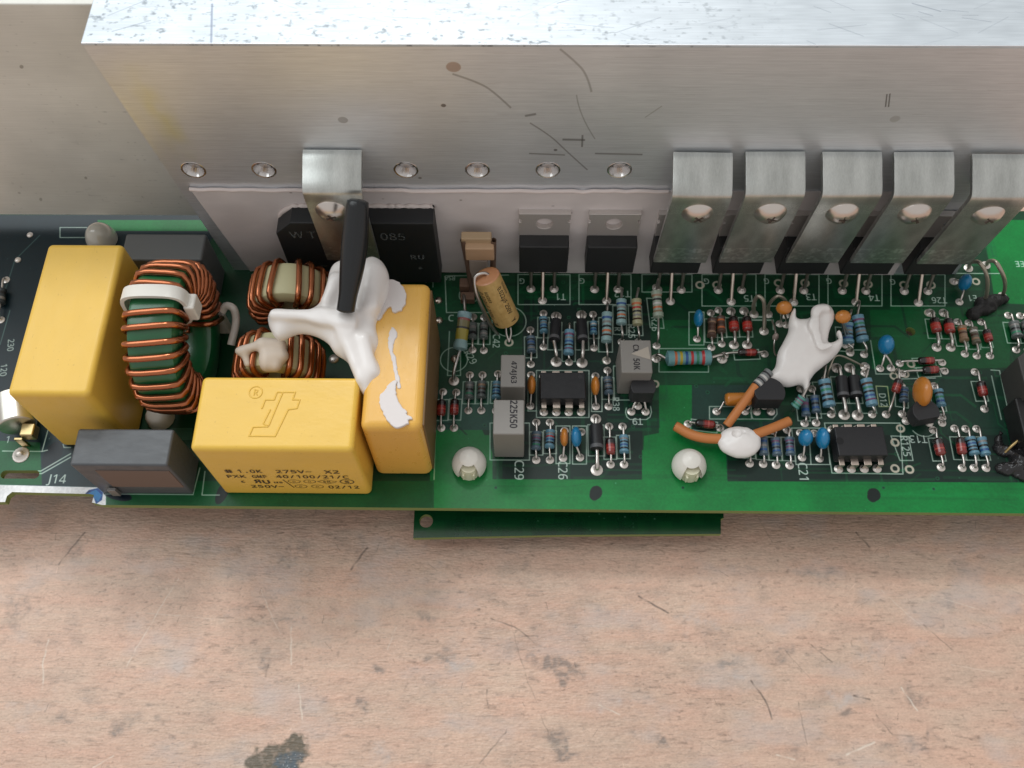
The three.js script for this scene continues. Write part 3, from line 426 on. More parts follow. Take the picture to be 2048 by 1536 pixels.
// ceramic disc and drop capacitors
function drop(label, name, m, c, h, rad, pads, tilt = 0, lean = 0, lr = 0.24) {
  const P = pads.map((q) => B(...q)), o = P[0].clone(), t = thing(name, label, 'capacitor', o, m === M.blue ? 'blue drop capacitors' : 'orange drop capacitors');
  const cc = B(...c, h).sub(o), g = new THREE.SphereGeometry(1, 24, 18), p = g.attributes.position;
  for (let i = 0; i < p.count; i++) { const y = p.getY(i), s = y < 0 ? 1 - 0.3 * y * y : 1; p.setXYZ(i, p.getX(i) * rad[0] * s, y * rad[1], p.getZ(i) * rad[2] * s); }
  g.computeVertexNormals(); g.rotateX(lean); g.rotateZ(tilt); g.translate(cc.x, cc.y, cc.z);
  part('body', g, m, t);
  for (const q of P) { q.sub(o); part('lead', tube([V3(q.x, 0.1, q.z), V3(q.x, 0.6, q.z), V3(q.x * 0.6 + cc.x * 0.4, cc.y * 0.45, q.z * 0.75 + cc.z * 0.25), V3(cc.x, cc.y - rad[1] * 0.55, cc.z * 0.6 + q.z * 0.4)], lr, 12, 6), M.tin, t); joint(t, q); }
  return t;
}
drop('orange drop capacitor squeezed left of the first chip', 'disc_capacitor', M.orange, [1063, 770], 3.2, [.88, 2.3, 1.9], [[1060.7, 812], [1062, 750]]);
drop('orange drop capacitor standing right of the first chip', 'disc_capacitor', M.orange, [1190.6, 772], 3.2, [.88, 2.3, 1.9], [[1191.6, 813], [1191, 752]]);
drop('orange drop capacitor above marking C26 beside a blue one', 'disc_capacitor', M.orange, [1128.5, 875], 3, [.82, 2.1, 1.8], [[1126, 916], [1129, 862]]);
drop('blue drop capacitor above marking C26 beside the orange one', 'disc_capacitor', M.blue, [1152.5, 874], 3, [1.05, 2.3, 2], [[1160, 915], [1163, 864]], .12);
drop('dim blue drop capacitor under the clips beside brown resistors', 'disc_capacitor', M.blue, [1397, 637], 3, [.95, 2.2, 1.8], [[1394, 678], [1399, 630]]);
drop('glossy blue drop capacitor right of the silicone lump near a round hole', 'disc_capacitor', M.blue, [1772, 690], 3.4, [1.5, 2.4, 2], [[1760, 737], [1781.6, 736]]);
drop('left blue drop capacitor of the pair beside the right chip', 'disc_capacitor', M.blue, [1611, 876], 3.2, [1.35, 2.2, 1.6], [[1604, 915], [1600, 866]]);
drop('right blue drop capacitor touching the right chip', 'disc_capacitor', M.blue, [1645, 877], 3.2, [1.3, 2.5, 2.1], [[1639, 917], [1628, 867]], .08);
drop('small blue capacitor beneath the arched wires on the right', 'disc_capacitor', M.blue, [1930, 565], 3, [1.15, 2.3, 1.6], [[1918.6, 604], [1908, 563]]);
drop('tall orange disc capacitor leaning on the black transistor', 'disc_capacitor', M.orange, [1844, 784], 5.4, [1.55, 3.3, 3.0], [[1838, 826], [1852, 770]], 0, .2);
drop('orange bead capacitor left of the silicone lump', 'disc_capacitor', M.orange, [1568, 616], 8, [1.6, 1.7, 1.35], [[1559, 648], [1572, 650]]);
drop('orange bead capacitor gripped on the right of the silicone lump', 'disc_capacitor', M.orange, [1686, 634], 8.5, [1.55, 1.5, 1.35], [[1690, 690], [1700, 688]]);
{
  const t = thing('tube_capacitor', 'stubby orange capacitor lying behind the diagonal orange sleeve', 'capacitor', B(1470, 820));
  const o = t.userData.at, a = B(1450, 799, 2.1).sub(o), b = B(1505, 798, 2.1).sub(o), L = a.distanceTo(b);
  part('body', along(lathe([[0, 0], [1.1, .12], [1.35, .7], [1.35, L - .7], [1.1, L - .1], [0, L]], 18), a, b), M.orange, t);
  for (const q of [[1433, 823], [1490, 823]]) { const p = B(...q).sub(o); part('lead', tube([V3(p.x, .1, p.z), V3(p.x + .5, .7, p.z - .2), V3(p.x + 1.4, 1.2, p.z - 1.6)], .24, 8, 6), M.tin, t); joint(t, p); }
  silkBox(1419, 813, 1503, 838);
}

// boxed film capacitors
function printPlane(w, d, draw, W2 = 256, H2 = 256) {
  const tx = canvasTex(W2, H2, draw); const g = new THREE.PlaneGeometry(w, d);
  return [g, new THREE.MeshPhysicalMaterial({ map: tx, transparent: true, roughness: 0.6 })];
}
function slab(x0, x1, y0, y1, z0, z1, r, seg = 3) { return box(x1 - x0, y1 - y0, z1 - z0, (x0 + x1) / 2, (y0 + y1) / 2, (z0 + z1) / 2, r, seg); }
function boxCap(name, label, cat, h, topPx, r, m, group, taper = 0) {   // topPx: back-left, back-right, front-right, front-left of the top face
  const P = topPx.map((q) => B(...q, h)), x0 = (P[0].x + P[3].x) / 2, x1 = (P[1].x + P[2].x) / 2, z0 = (P[0].z + P[1].z) / 2, z1 = (P[2].z + P[3].z) / 2;
  const t = thing(name, label, cat, V3((x0 + x1) / 2, 0, (z0 + z1) / 2), group), w = x1 - x0, d = z1 - z0, g = slab(-w / 2, w / 2, 0.02, h, -d / 2, d / 2, r, 4);
  if (taper) { const p = g.attributes.position; for (let i = 0; i < p.count; i++) { const s = 1 - taper * (p.getY(i) / h - 0.5); p.setX(i, p.getX(i) * s); p.setZ(i, p.getZ(i) * s); } g.computeVertexNormals(); }
  part('case', g, m, t); t.userData.w = w; t.userData.d = d; t.userData.h = h; return t;
}
{
  const gp = 'yellow box capacitors';
  boxCap('box_capacitor', 'tall plain yellow box capacitor at far left beside the green toroid', 'capacitor', 23.4, [[98, 484], [254, 486], [171, 793], [7, 788]], 1.1, M.yellow, gp, .015);
  const c2 = boxCap('box_capacitor', 'yellow box capacitor with black print and embossed emblem at the board edge', 'capacitor', 22.4, [[402, 752], [714, 752], [713, 906], [379, 896]], 1.0, M.yellow, gp, .01);
  const { w, d, h } = c2.userData, sp = (x, y) => { const p = B(420 + x / 3.84, 620 + y / 3.84, 22.4).sub(c2.userData.at); return new THREE.Vector2(p.x, -p.z); };
  const outline = [[518, 632], [655, 632], [635, 688], [690, 690], [668, 755], [600, 765], [500, 970], [300, 968], [330, 900], [448, 895], [550, 640], [520, 640], [495, 692], [425, 690], [398, 758], [462, 768], [412, 868], [438, 885], [544, 636]].map((q) => sp(...q));
  const tubeOf = (pts, closed) => { const g = []; for (let i = 0; i + 1 < pts.length + (closed ? 1 : 0); i++) { const a = pts[i], b = pts[(i + 1) % pts.length]; g.push(wire(V3(a.x, h - 0.02, -a.y), V3(b.x, h - 0.02, -b.y), 0.17, 6)); g.push(new THREE.SphereGeometry(0.17, 6, 5).translate(a.x, h - 0.02, -a.y)); } return g; };
  const em = [...tubeOf(outline.slice(0, 10), false), ...tubeOf([[515, 632], [493, 690], [425, 690], [398, 758]].map((q) => sp(...q)), false), ...tubeOf([[556, 640], [450, 890]].map((q) => sp(...q)), false), ...tubeOf([[462, 768], [410, 870], [438, 890]].map((q) => sp(...q)), false)];
  part('embossed_emblem', em, M.yellow, c2);
  const rc = sp(351, 632), ring = [new THREE.TorusGeometry(1.15, 0.13, 6, 28).rotateX(Math.PI / 2).translate(rc.x, h, -rc.y)];
  for (const [a, b] of [[[338, 655], [345, 610]], [[345, 610], [368, 618]], [[368, 618], [362, 632]], [[362, 632], [342, 634]], [[350, 634], [364, 655]]]) { const p = sp(...a), q = sp(...b); ring.push(wire(V3(p.x, h, -p.y), V3(q.x, h, -q.y), 0.12, 5)); }
  part('embossed_mark', ring, M.yellow, c2);
  const [pg, pm] = printPlane(24.6, 10.6, (g) => {
    g.clearRect(0, 0, 1024, 440); g.fillStyle = 'rgba(42,26,14,.92)'; g.strokeStyle = 'rgba(42,26,14,.92)'; g.textBaseline = 'middle';
    const T = (s, x, y, sz, wd, f = 'monospace') => { g.font = `bold ${sz}px ${f}`; g.save(); g.translate(x, y); const m = g.measureText(s).width || 1; g.scale(wd / m, 1); g.fillText(s, 0, 0); g.restore(); };
    T('1.0K', 130, 62, 84, 190); T('275V~', 420, 62, 84, 280); T('X2', 790, 62, 88, 120); T('PXK', 20, 172, 76, 150); T('GMF', 215, 172, 76, 120); T('40/100/21/C', 400, 168, 80, 560);
    for (let i = 0; i < 4; i++) { g.fillRect(40, 40 + i * 14, 54, 8); } g.fillRect(52, 30, 10, 66); g.fillRect(74, 30, 10, 66);
    T('c', 100, 282, 70, 36, 'sans-serif'); g.save(); g.translate(268, 276); g.scale(-1, 1); g.font = 'bold 104px sans-serif'; g.fillText('R', 0, 0); g.restore(); g.font = 'bold 104px sans-serif'; g.fillText('U', 262, 286); T('us', 352, 292, 58, 74, 'sans-serif');
    T('250V~', 150, 388, 76, 270); g.lineWidth = 7; g.beginPath(); g.moveTo(440, 236); g.lineTo(490, 410); g.stroke();
    g.lineWidth = 5; for (const [x, y] of [[520, 270], [640, 270], [550, 380], [680, 380]]) { g.beginPath(); g.ellipse(x, y, 46, 34, 0, 0, 7); g.stroke(); g.font = '40px sans-serif'; g.fillText('D', x - 16, y + 2); }
    g.beginPath(); g.moveTo(700, 270); g.lineTo(770, 226); g.lineTo(850, 272); g.lineTo(775, 318); g.closePath(); g.stroke(); T('SK', 742, 274, 44, 62, 'sans-serif');
    g.beginPath(); g.ellipse(930, 268, 52, 46, 0, 0, 7); g.lineWidth = 8; g.stroke(); T('S', 908, 270, 64, 44, 'sans-serif'); T('02/12', 760, 390, 80, 250);
  }, 1024, 440);
  pm.roughness = 0.5;
  pg.rotateX(-0.0); pg.translate(0.6, 8.6, d / 2 + 0.1);
  part('printed_text', pg, pm, c2);
  const c3 = boxCap('box_capacitor', 'orange yellow box capacitor smeared with white silicone behind the printed one', 'capacitor', 22.6, [[746, 560], [866, 564], [838, 853], [717, 863]], 1.5, M.yellowOld, gp, .012);
  part('resin_side', box(0.5, 21, c3.userData.d - 2.4, c3.userData.w / 2 + 0.05, 10.9, 0, .2), M.resin, c3, 'brown resin face on the side of the capacitor');
  // grey box capacitors
  const g1 = boxCap('grey_capacitor', 'dark grey box capacitor at the left board edge by marking J14', 'capacitor', 15.2, [[156, 857], [345, 857], [338, 932], [138, 930]], .5, M.grey, 'dark grey box capacitors');
  part('bare_patch', box(13.5, 8.4, 0.3, 1.6, 8.6, g1.userData.d / 2 + 0.02, .14), mat([0.16, 0.11, 0.085], 0.7), g1, 'brown scuffed patch on the front');
  part('cut_leg', box(1.6, 3, 0.7, -5.5, 2.6, g1.userData.d / 2 + 0.5, .1), mat([0.25, 0.24, 0.23], 0.5, 0.6), g1);
  boxCap('grey_capacitor', 'dark grey box capacitor hidden behind the green toroid at the heatsink', 'capacitor', 14, [[252, 466], [412, 468], [404, 520], [240, 520]], .5, mat([0.10, 0.105, 0.105], 0.5), 'dark grey box capacitors');
}
function filmCap(label, h, top, lines, cx) {
  const t = boxCap('film_capacitor', label, 'capacitor', h, top, .3, mat([0.24, 0.225, 0.205], 0.5), 'small grey film capacitors');
  const { w, d } = t.userData;
  const [g, m] = printPlane(w * 0.96, d * 0.96, (c) => { c.clearRect(0, 0, 256, 360); c.save(); c.translate(128, 180); c.rotate(Math.PI / 2); c.fillStyle = 'rgba(28,26,34,.85)'; c.textAlign = 'center'; c.textBaseline = 'middle'; for (const [s, sz, off, dx] of lines) { c.font = `bold ${sz}px sans-serif`; c.fillText(s, dx, off); } c.restore(); }, 256, 360);
  g.rotateX(-Math.PI / 2); g.translate(0, h + 0.05, 0); part('printed_text', g, m, t); return t;
}
filmCap('grey film capacitor printed with a code, back one of the stacked two', 9.2, [[1002, 709], [1050, 709], [1051, 774], [1000.5, 774]], [['474J63', 84, -10, 20]]);
filmCap('grey film capacitor printed 225K50, front one beside marking C29', 11.4, [[988, 799], [1048, 799], [1049.5, 869], [985, 869]], [['225K50', 90, -40, -30]]);
const sq = filmCap('square grey film capacitor with chipped print beside the big resistor', 9.6, [[1240, 680], [1301, 679], [1306, 745], [1243, 746]], [['CX', 70, 0, -90], ['50K', 76, 0, 90]]);
part('torn_wrap', new THREE.CylinderGeometry(2.4, 2.4, 0.1, 3).rotateY(.6).scale(1, 1, .7).translate(1.4, 9.62, -.6), mat([0.42, 0.37, 0.31], 0.6), sq, 'pale chip in the printed top');

// chips
function dip(label, tl, tr, br, bl, yawDeg, mk) {
  const h = 4.2, P = [tl, tr, br, bl].map((q) => B(...q, h)), o = P.reduce((a, p) => a.add(p), V3(0, 0, 0)).multiplyScalar(.25).setY(0);
  const w = (P[1].distanceTo(P[0]) + P[2].distanceTo(P[3])) / 2, d = (P[3].distanceTo(P[0]) + P[2].distanceTo(P[1])) / 2, turn = -Math.atan2(P[2].z - P[3].z, P[2].x - P[3].x);
  const t = thing('chip', label, 'chip', o, 'eight pin chips', turn), g = box(w, 3.4, d, 0, 2.5, 0, .22);
  { const p = g.attributes.position; for (let i = 0; i < p.count; i++) { const k = 1 - 0.05 * Math.abs(p.getY(i) - 2.3) / 1.7; p.setX(i, p.getX(i) * k); p.setZ(i, p.getZ(i) * k); } g.computeVertexNormals(); }
  part('body', g, M.plastic, t);
  if (mk) part('notch', cyl(.75, .75, .06, -w / 2 + .9, 4.18, 0), mat([0.004, 0.004, 0.005], .7), t);
  else part('dimple', cyl(.45, .45, .05, w / 2 - 1.2, 4.18, -d / 2 + 1.2), mat([0.02, 0.02, 0.022], .4), t);
  const n = 4, pitch = 2.5, sw = 1.5;
  for (const s of [1, -1]) for (let i = 0; i < n; i++) {
    const x = (i - 1.5) * pitch, ww = i === 0 || i === 3 ? 1.05 : sw;
    part('pin', [box(ww, .28, 1.2, x, 2.3, s * (d / 2 + .35), .1), box(ww, 1.9, .28, x, 1.45, s * (d / 2 + .95), .1), box(.5, 1.2, .26, x, .4, s * (d / 2 + .95), .06)], M.pinMetal, t);
    const j = joint(t, V3(x, 0, s * (d / 2 + .95)), 1.05);
  }
  return t;
}
dip('black eight pin chip between two orange drop capacitors', [1077, 743], [1174, 743], [1173, 798], [1079, 798], 0, false);
silkBox(1073, 741, 1178, 835);
dip('black eight pin chip at lower right with a notch on its left', [1665, 852], [1771, 850], [1777, 912], [1676, 913], 0, true);
silkLine([[1649, 846], [1760, 846], [1800, 846], [1806, 948], [1664, 946]], true);

// small black transistors
function to92(label, top, h, r, facing, pads) {
  const o = B(...top, h).setY(0), t = thing('small_transistor', label, 'transistor', o, 'small round black transistors', facing);
  const s = new THREE.Shape(); s.absarc(0, 0, r, -0.62, Math.PI + 0.62, false); s.closePath();
  part('body', new THREE.ExtrudeGeometry(s, { depth: h - 2.2, bevelEnabled: true, bevelSize: .12, bevelThickness: .12, bevelSegments: 2, curveSegments: 18 }).rotateX(-Math.PI / 2).translate(0, 2.0, 0), mat([0.02, 0.02, 0.022], .5), t);
  const inv = new THREE.Matrix4().makeRotationY(-facing);
  for (const q of pads) { const p = B(...q).sub(o).applyMatrix4(inv); part('lead', tube([V3(p.x, .1, p.z), V3(p.x, 1, p.z), V3(p.x * .5, 2.3, p.z * .35)], .24, 8, 6), M.tin, t); joint(t, p); }
}
to92('black half round transistor in front of the square film capacitor', [1287, 772], 6.4, 2.35, 0, [[1262.5, 823.7], [1276, 812], [1291, 823.7]]);
silkLine([[1253, 815], [1251, 825], [1254, 834], [1260, 839], [1293, 839], [1300, 834], [1303, 824], [1301, 812]]);
to92('black transistor under the tall orange disc at marking T13', [1853, 822], 5.2, 2.5, 0.2, [[1812, 842], [1858, 846], [1884, 846]]);
silkRing(1846, 848, 2.7, 2, 'rgba(196,214,200,.85)', .3, 2.6);
to92('large black transistor beneath the striped sleeve and silicone', [1540, 782], 6.2, 2.9, 0, [[1513.5, 823.7], [1528, 812], [1542, 823.7]]);
silkLine([[1503, 812], [1501, 825], [1506, 838], [1546, 838], [1554, 828], [1553, 812]]);

// screwed down power transistors and their clips
function tab220(label, cx, group, zf = HZ + .1) {
  const bottom = 6.4, t = thing('power_transistor', label, 'transistor', V3(cx, 0, zf), group);
  const s = new THREE.Shape([[-5, 0], [5, 0], [5, 4.2], [4.6, 4.4], [4.6, 5.2], [5, 5.4], [5, 7], [-5, 7], [-5, 5.4], [-4.6, 5.2], [-4.6, 4.4], [-5, 4.2]].map(([x, y]) => new THREE.Vector2(x, y)));
  s.holes.push(new THREE.Path().absarc(0, 3.9, 1.75, 0, TAU));
  part('metal_tab', new THREE.ExtrudeGeometry(s, { depth: 1.25, bevelEnabled: true, bevelSize: .06, bevelThickness: .06, bevelSegments: 1, curveSegments: 20 }).translate(0, bottom + 9.2, .1), mat([0.66, 0.62, 0.59], .42, .6), t);
  part('body', box(10, 9.3, 4.3, 0, bottom + 4.65, 2.2, .3), mat([0.016, 0.017, 0.018], .5), t);
  for (const [i, dx, pz] of [[0, -2.5, 4.3], [1, 0, 7.2], [2, 2.5, 4.3]]) {
    part('lead', [box(1.3, 2.6, .5, dx, bottom - 1.1, 2.6, .1), wire(V3(dx, bottom - 2, 2.6), V3(dx, .1, pz), .38, 8)], i === 1 ? M.pinMetal : M.leadDark, t); joint(t, V3(dx, 0, pz), 1.15);
  }
  return t;
}
const tx = (px) => W(px, 480, -22.8).x;
const nr = 'open power transistors without clips', nc = 'power transistors under clips';
tab220('left open power transistor with bare metal tab at marking T1', tx(1089), nr); tab220('right open power transistor with bare metal tab beside the clip row', tx(1228), nr);
const clipX = [0, 1, 2, 3, 4].map((i) => W(1358 + i * 131.7, 522, -22.3).x);
for (const [i, l] of ['leftmost', 'second from left', 'third, middle', 'fourth, next to last', 'rightmost'].entries()) tab220(`black power transistor pressed under the ${l} clip of the row`, clipX[i] - (i ? .6 : .2), nc);
// clip profile (z from the heatsink face, height)
const profileClip = [[0.45, 39.3], [1.3, 39.1], [3.6, 38.0], [6.2, 36.75], [6.85, 36.2], [7.0, 35.3], [6.4, 28], [5.0, 12.3]];
function clipGeo(w, prof = profileClip, th = .8) {
  const s = new THREE.Shape(), cur = new THREE.CatmullRomCurve3(prof.map(([z, y]) => V3(z, y, 0)), false, 'centripetal').getPoints(48), L = [], Rr = [];
  for (let i = 0; i < cur.length; i++) { const a = cur[Math.max(0, i - 1)], b = cur[Math.min(cur.length - 1, i + 1)], d = b.clone().sub(a).normalize(); L.push(new THREE.Vector2(cur[i].x - d.y * th / 2, cur[i].y + d.x * th / 2)); Rr.push(new THREE.Vector2(cur[i].x + d.y * th / 2, cur[i].y - d.x * th / 2)); }
  s.setFromPoints([...L, ...Rr.reverse()]);
  const g = new THREE.ExtrudeGeometry(s, { depth: w - .2, bevelEnabled: true, bevelSize: .1, bevelThickness: .1, bevelSegments: 2 });
  g.translate(0, 0, -w / 2 + .1); g.rotateY(-Math.PI / 2);                // z -> -x, x -> z
  const p = g.attributes.position, u = g.attributes.uv; for (let i = 0; i < p.count; i++) u.setXY(i, p.getX(i) / 20 + .5, p.getY(i) / 40);
  return toCreasedNormals(g, .5);
}
const clipTex = canvasTex(512, 512, (g) => {
  const img = g.createImageData(512, 512);
  for (let y = 0; y < 512; y++) for (let x = 0; x < 512; x++) { const hgt = (1 - y / 512) * 40, b = fbm(x * .02, y * .02, 3, 4), f = noise(x * .5, y * .6, 5); let v = 205 + (b - .5) * 50 + (f - .5) * 14; if (hgt > 12 && hgt < 18) v += 55 * Math.max(0, fbm(x * .05, y * .12, 8, 3) - .45) * 2; if (hgt > 30.5 && hgt < 33.8) v += 60 * Math.max(0, noise(x * .6, y * .7, 6) - .4); const i = (y * 512 + x) * 4; img.data[i] = v - 3; img.data[i + 1] = v; img.data[i + 2] = v - 4; img.data[i + 3] = 255; }
  g.putImageData(img, 0, 0);
  for (let n = 0; n < 120; n++) { g.strokeStyle = `rgba(225,228,222,${rr(.05, .3)})`; g.lineWidth = rr(.6, 1.8); const x = rr(0, 512), y = rr(230, 420), a = rr(-.8, .4); g.beginPath(); g.moveTo(x, y); g.lineTo(x + Math.cos(a) * rr(5, 40), y + Math.sin(a) * rr(5, 30)); g.stroke(); }
});
const clipMats = [0, 1, 2].map((i) => { const t = clipTex.clone(); t.wrapS = t.wrapT = THREE.MirroredRepeatWrapping; t.offset.set(i * .37, 0); t.needsUpdate = true; return new THREE.MeshPhysicalMaterial({ map: t, metalness: .95, roughness: .36 }); });
const headG = lathe([[0, 2.0], [1.1, 1.92], [2.1, 1.45], [2.85, .65], [3.02, .2], [3.0, 0]], 30), crossG = mergeGeometries([box(2.0, .5, .5, 0, 1.76, 0, .05), box(.5, .5, 2.0, 0, 1.76, 0, .05)].map((g) => g.toNonIndexed()));
const clipG = clipGeo(10.6), screwM = mat([0.72, 0.66, 0.61], .28, .95), slotM = mat([0.13, 0.105, 0.09], .5, .6);
headG.rotateX(Math.PI / 2 + .09); crossG.rotateX(Math.PI / 2 + .09);
let clipN = 0;
function clip(label, x, group) {
  const t = thing('spring_clip', label, 'clip', V3(x, 0, HZ), group); part('strip', clipG, clipMats[clipN++ % 3], t); t.rotation.set(rr(-.006, .006), rr(-.012, .012), rr(-.008, .008));
  const s = thing('screw', ['round headed screw in the lone clip by the black sleeve', 'round headed screw in the leftmost clip of the row', 'round headed screw in the second clip of the row', 'round headed screw in the middle clip of the row', 'round headed screw in the fourth clip of the row', 'round headed screw in the rightmost clip of the row'][clipN - 1], 'screw', V3(x + (clipN === 1 ? -.9 : .25) + rr(-.15, .15), 31.0, HZ + 6.75), 'screws holding the clips');
  const hd = part('head', headG, screwM, s), sl = part('cross_slot', crossG, slotM, s); s.rotation.z = 0; sl.rotation.z = .4 * clipN;
  part('shank', cyl(1.4, 1.4, 6.8, 0, 0, 0, 12).rotateX(-Math.PI / 2), M.steel, s);
}
clip('lone steel clip holding the black bridge rectifier to the heatsink', W(662, 303, HZ + .5).x, 'steel spring clips');
for (const [i, l] of ['leftmost', 'second from left', 'middle', 'fourth from left', 'rightmost'].entries()) clip(`${l} steel spring clip in the row of five on the right`, clipX[i], 'steel spring clips');

// bridge rectifier
{
  const a = W(530, 430, -20.5), b = W(858, 430, -20.5), t = thing('bridge_rectifier', 'flat black bridge rectifier block on the heatsink under the lone clip', 'rectifier', V3((a.x + b.x) / 2, 0, HZ + .1));
  const w = b.x - a.x, s = new THREE.Shape([[-w / 2, 3], [w / 2, 3], [w / 2, 23.6], [-w / 2 + 3.4, 23.6], [-w / 2, 20.2]].map(([x, y]) => new THREE.Vector2(x, y)));
  part('body', new THREE.ExtrudeGeometry(s, { depth: 4.2, bevelEnabled: true, bevelSize: .2, bevelThickness: .2, bevelSegments: 2 }).translate(0, 0, .25), mat([0.012, 0.014, 0.016], .5), t);
  const [g, m] = printPlane(w, 17, (c) => { c.clearRect(0, 0, 512, 300); c.fillStyle = 'rgba(120,128,132,.55)'; c.font = '52px sans-serif'; c.fillText('W T', 40, 62); c.fillText('085', 335, 70); c.font = 'bold 40px sans-serif'; c.fillText('RU', 420, 190); c.fillText('~', 110, 250); c.fillText('+', 440, 260); }, 512, 300);
  g.translate(0, 14, 4.75); part('printed_text', g, m, t);
  for (const x of [-12, -4, 4, 12]) { part('lead', wire(V3(x, 3.4, 2.4), V3(x, .05, 2.4), .5), M.leadDark, t); }
  const lip = []; for (let i = 0; i <= 40; i++) lip.push(V3(-w / 2 + 3.2 + i * (w - 3) / 40, 23.7 + (noise(i * .9, 2, 5) - .5) * .6, .5)); lip.unshift(V3(-w / 2 - .1, 19.2, .5), V3(-w / 2 + .6, 21.4, .5));
  part('paste_bead', tube(lip, .55, 90, 7), mat([0.72, 0.64, 0.61], .5), t, 'pale paste squeezed out along the top edge');
}
// toroids
function toroid(label, at, axisX, core, tie, specs) {
  const { ro, ri, w, wr, wind } = specs, t = thing('toroid_inductor', label, 'inductor', at, 'copper wound toroid inductors', axisX ? 0 : Math.PI / 2);
  const rc = Math.min(1.1, (ro - ri) / 3), prof = [[ri, -w / 2 + rc], [ri + rc * .3, -w / 2 + rc * .3], [ri + rc, -w / 2], [ro - rc, -w / 2], [ro - rc * .3, -w / 2 + rc * .3], [ro, -w / 2 + rc], [ro, w / 2 - rc], [ro - rc * .3, w / 2 - rc * .3], [ro - rc, w / 2], [ri + rc, w / 2], [ri + rc * .3, w / 2 - rc * .3], [ri, w / 2 - rc], [ri, -w / 2 + rc]];
  part('core', toCreasedNormals(lathe(prof, 64), .6).rotateZ(Math.PI / 2).translate(0, ro + wr * 2, 0), core, t);
  const cy = ro + wr * 2, mid = (ro + ri) / 2, hr = (ro - ri) / 2 + wr * 1.05, hw = w / 2 + wr * 1.05;
  for (const [a0, a1, n] of wind) {                                 // angles from the top towards +z, n turns
    const pts = [], N = n * 16;
    for (let i = 0; i <= N; i++) { const u = i / 16, k = u - Math.floor(u), an = a0 + (a1 - a0) * (u / n) + (noise(Math.floor(u) * 1.7, 3, 8) - .5) * .03, ph = u * Math.PI * 2, c = -Math.cos(ph), s = Math.sin(ph), q = 4.5, d = Math.pow(Math.pow(Math.abs(c), q) + Math.pow(Math.abs(s), q), -1 / q), rad = mid + c * d * hr, x = s * d * hw; pts.push(V3(x, cy + rad * Math.cos(an), rad * Math.sin(an))); }
    const an = a1, last = V3(0, cy + ro * Math.cos(an), ro * Math.sin(an));
    part('winding', tube(pts, wr, n * 22, 8), M.copper, t);
  }
  if (tie !== null) {
    const g = [], q = 4, pts = []; for (let i = 0; i < 48; i++) { const ph = i / 48 * Math.PI * 2, c = Math.cos(ph), s = Math.sin(ph), d = Math.pow(Math.pow(Math.abs(c), q) + Math.pow(Math.abs(s), q), -1 / q), rad = mid + c * d * (hr + .35), x = s * d * (hw + .35); pts.push([x, rad]); }
    const pos = [], idx = []; pts.forEach(([x, rad]) => { for (const [dz, e] of [[-1.3, 0], [1.3, 0], [1.3, .7], [-1.3, .7]]) { const f = e / Math.hypot(x, rad - mid), xx = x * (1 + f), r2 = mid + (rad - mid) * (1 + f); pos.push(xx, r2, dz); } });
    for (let i = 0; i < 48; i++) for (let j = 0; j < 4; j++) { const a = i * 4 + j, b = i * 4 + (j + 1) % 4, c = ((i + 1) % 48) * 4 + j, d = ((i + 1) % 48) * 4 + (j + 1) % 4; idx.push(a, c, b, b, c, d); }
    const tg = new THREE.BufferGeometry(); tg.setAttribute('position', new THREE.Float32BufferAttribute(pos, 3)); tg.setIndex(idx); tg.computeVertexNormals();
    const tg2 = toCreasedNormals(tg.toNonIndexed(), .6); tg2.rotateX(tie).translate(0, cy, 0);
    const ti = part('cable_tie', tg2, M.nylon, t); part('tie_lock', box(2, 4, 3.4, hw + 1.2, mid - .5, 0, .4).rotateX(tie).translate(0, cy, 0), M.nylon, ti);
  }
  return t;
}
const D2R = Math.PI / 180;
toroid('large green cored toroid with copper windings and a white cable tie', V3(-64.2, 0, -2.2), true, M.coreGreen, -4 * D2R, { ro: 13.6, ri: 7.6, w: 8.6, wr: .62, wind: [[-9 * D2R, -140 * D2R, 11], [4 * D2R, 132 * D2R, 11]] });
const tcr = { ro: 7.7, ri: 3.8, w: 7.6, wr: .6 };
toroid('cream cored toroid with copper turns below the black rectifier', V3(-44.6, 0, -14.8), false, M.coreCream, null, { ...tcr, wind: [[-8 * D2R, -118 * D2R, 6], [10 * D2R, 122 * D2R, 6]] });
toroid('cream cored toroid behind the printed yellow capacitor with a silicone scrap on it', V3(-45.4, 0, .9), false, M.coreCream, null, { ...tcr, w: 7.6, wind: [[-12 * D2R, -105 * D2R, 5], [18 * D2R, 115 * D2R, 6]] });
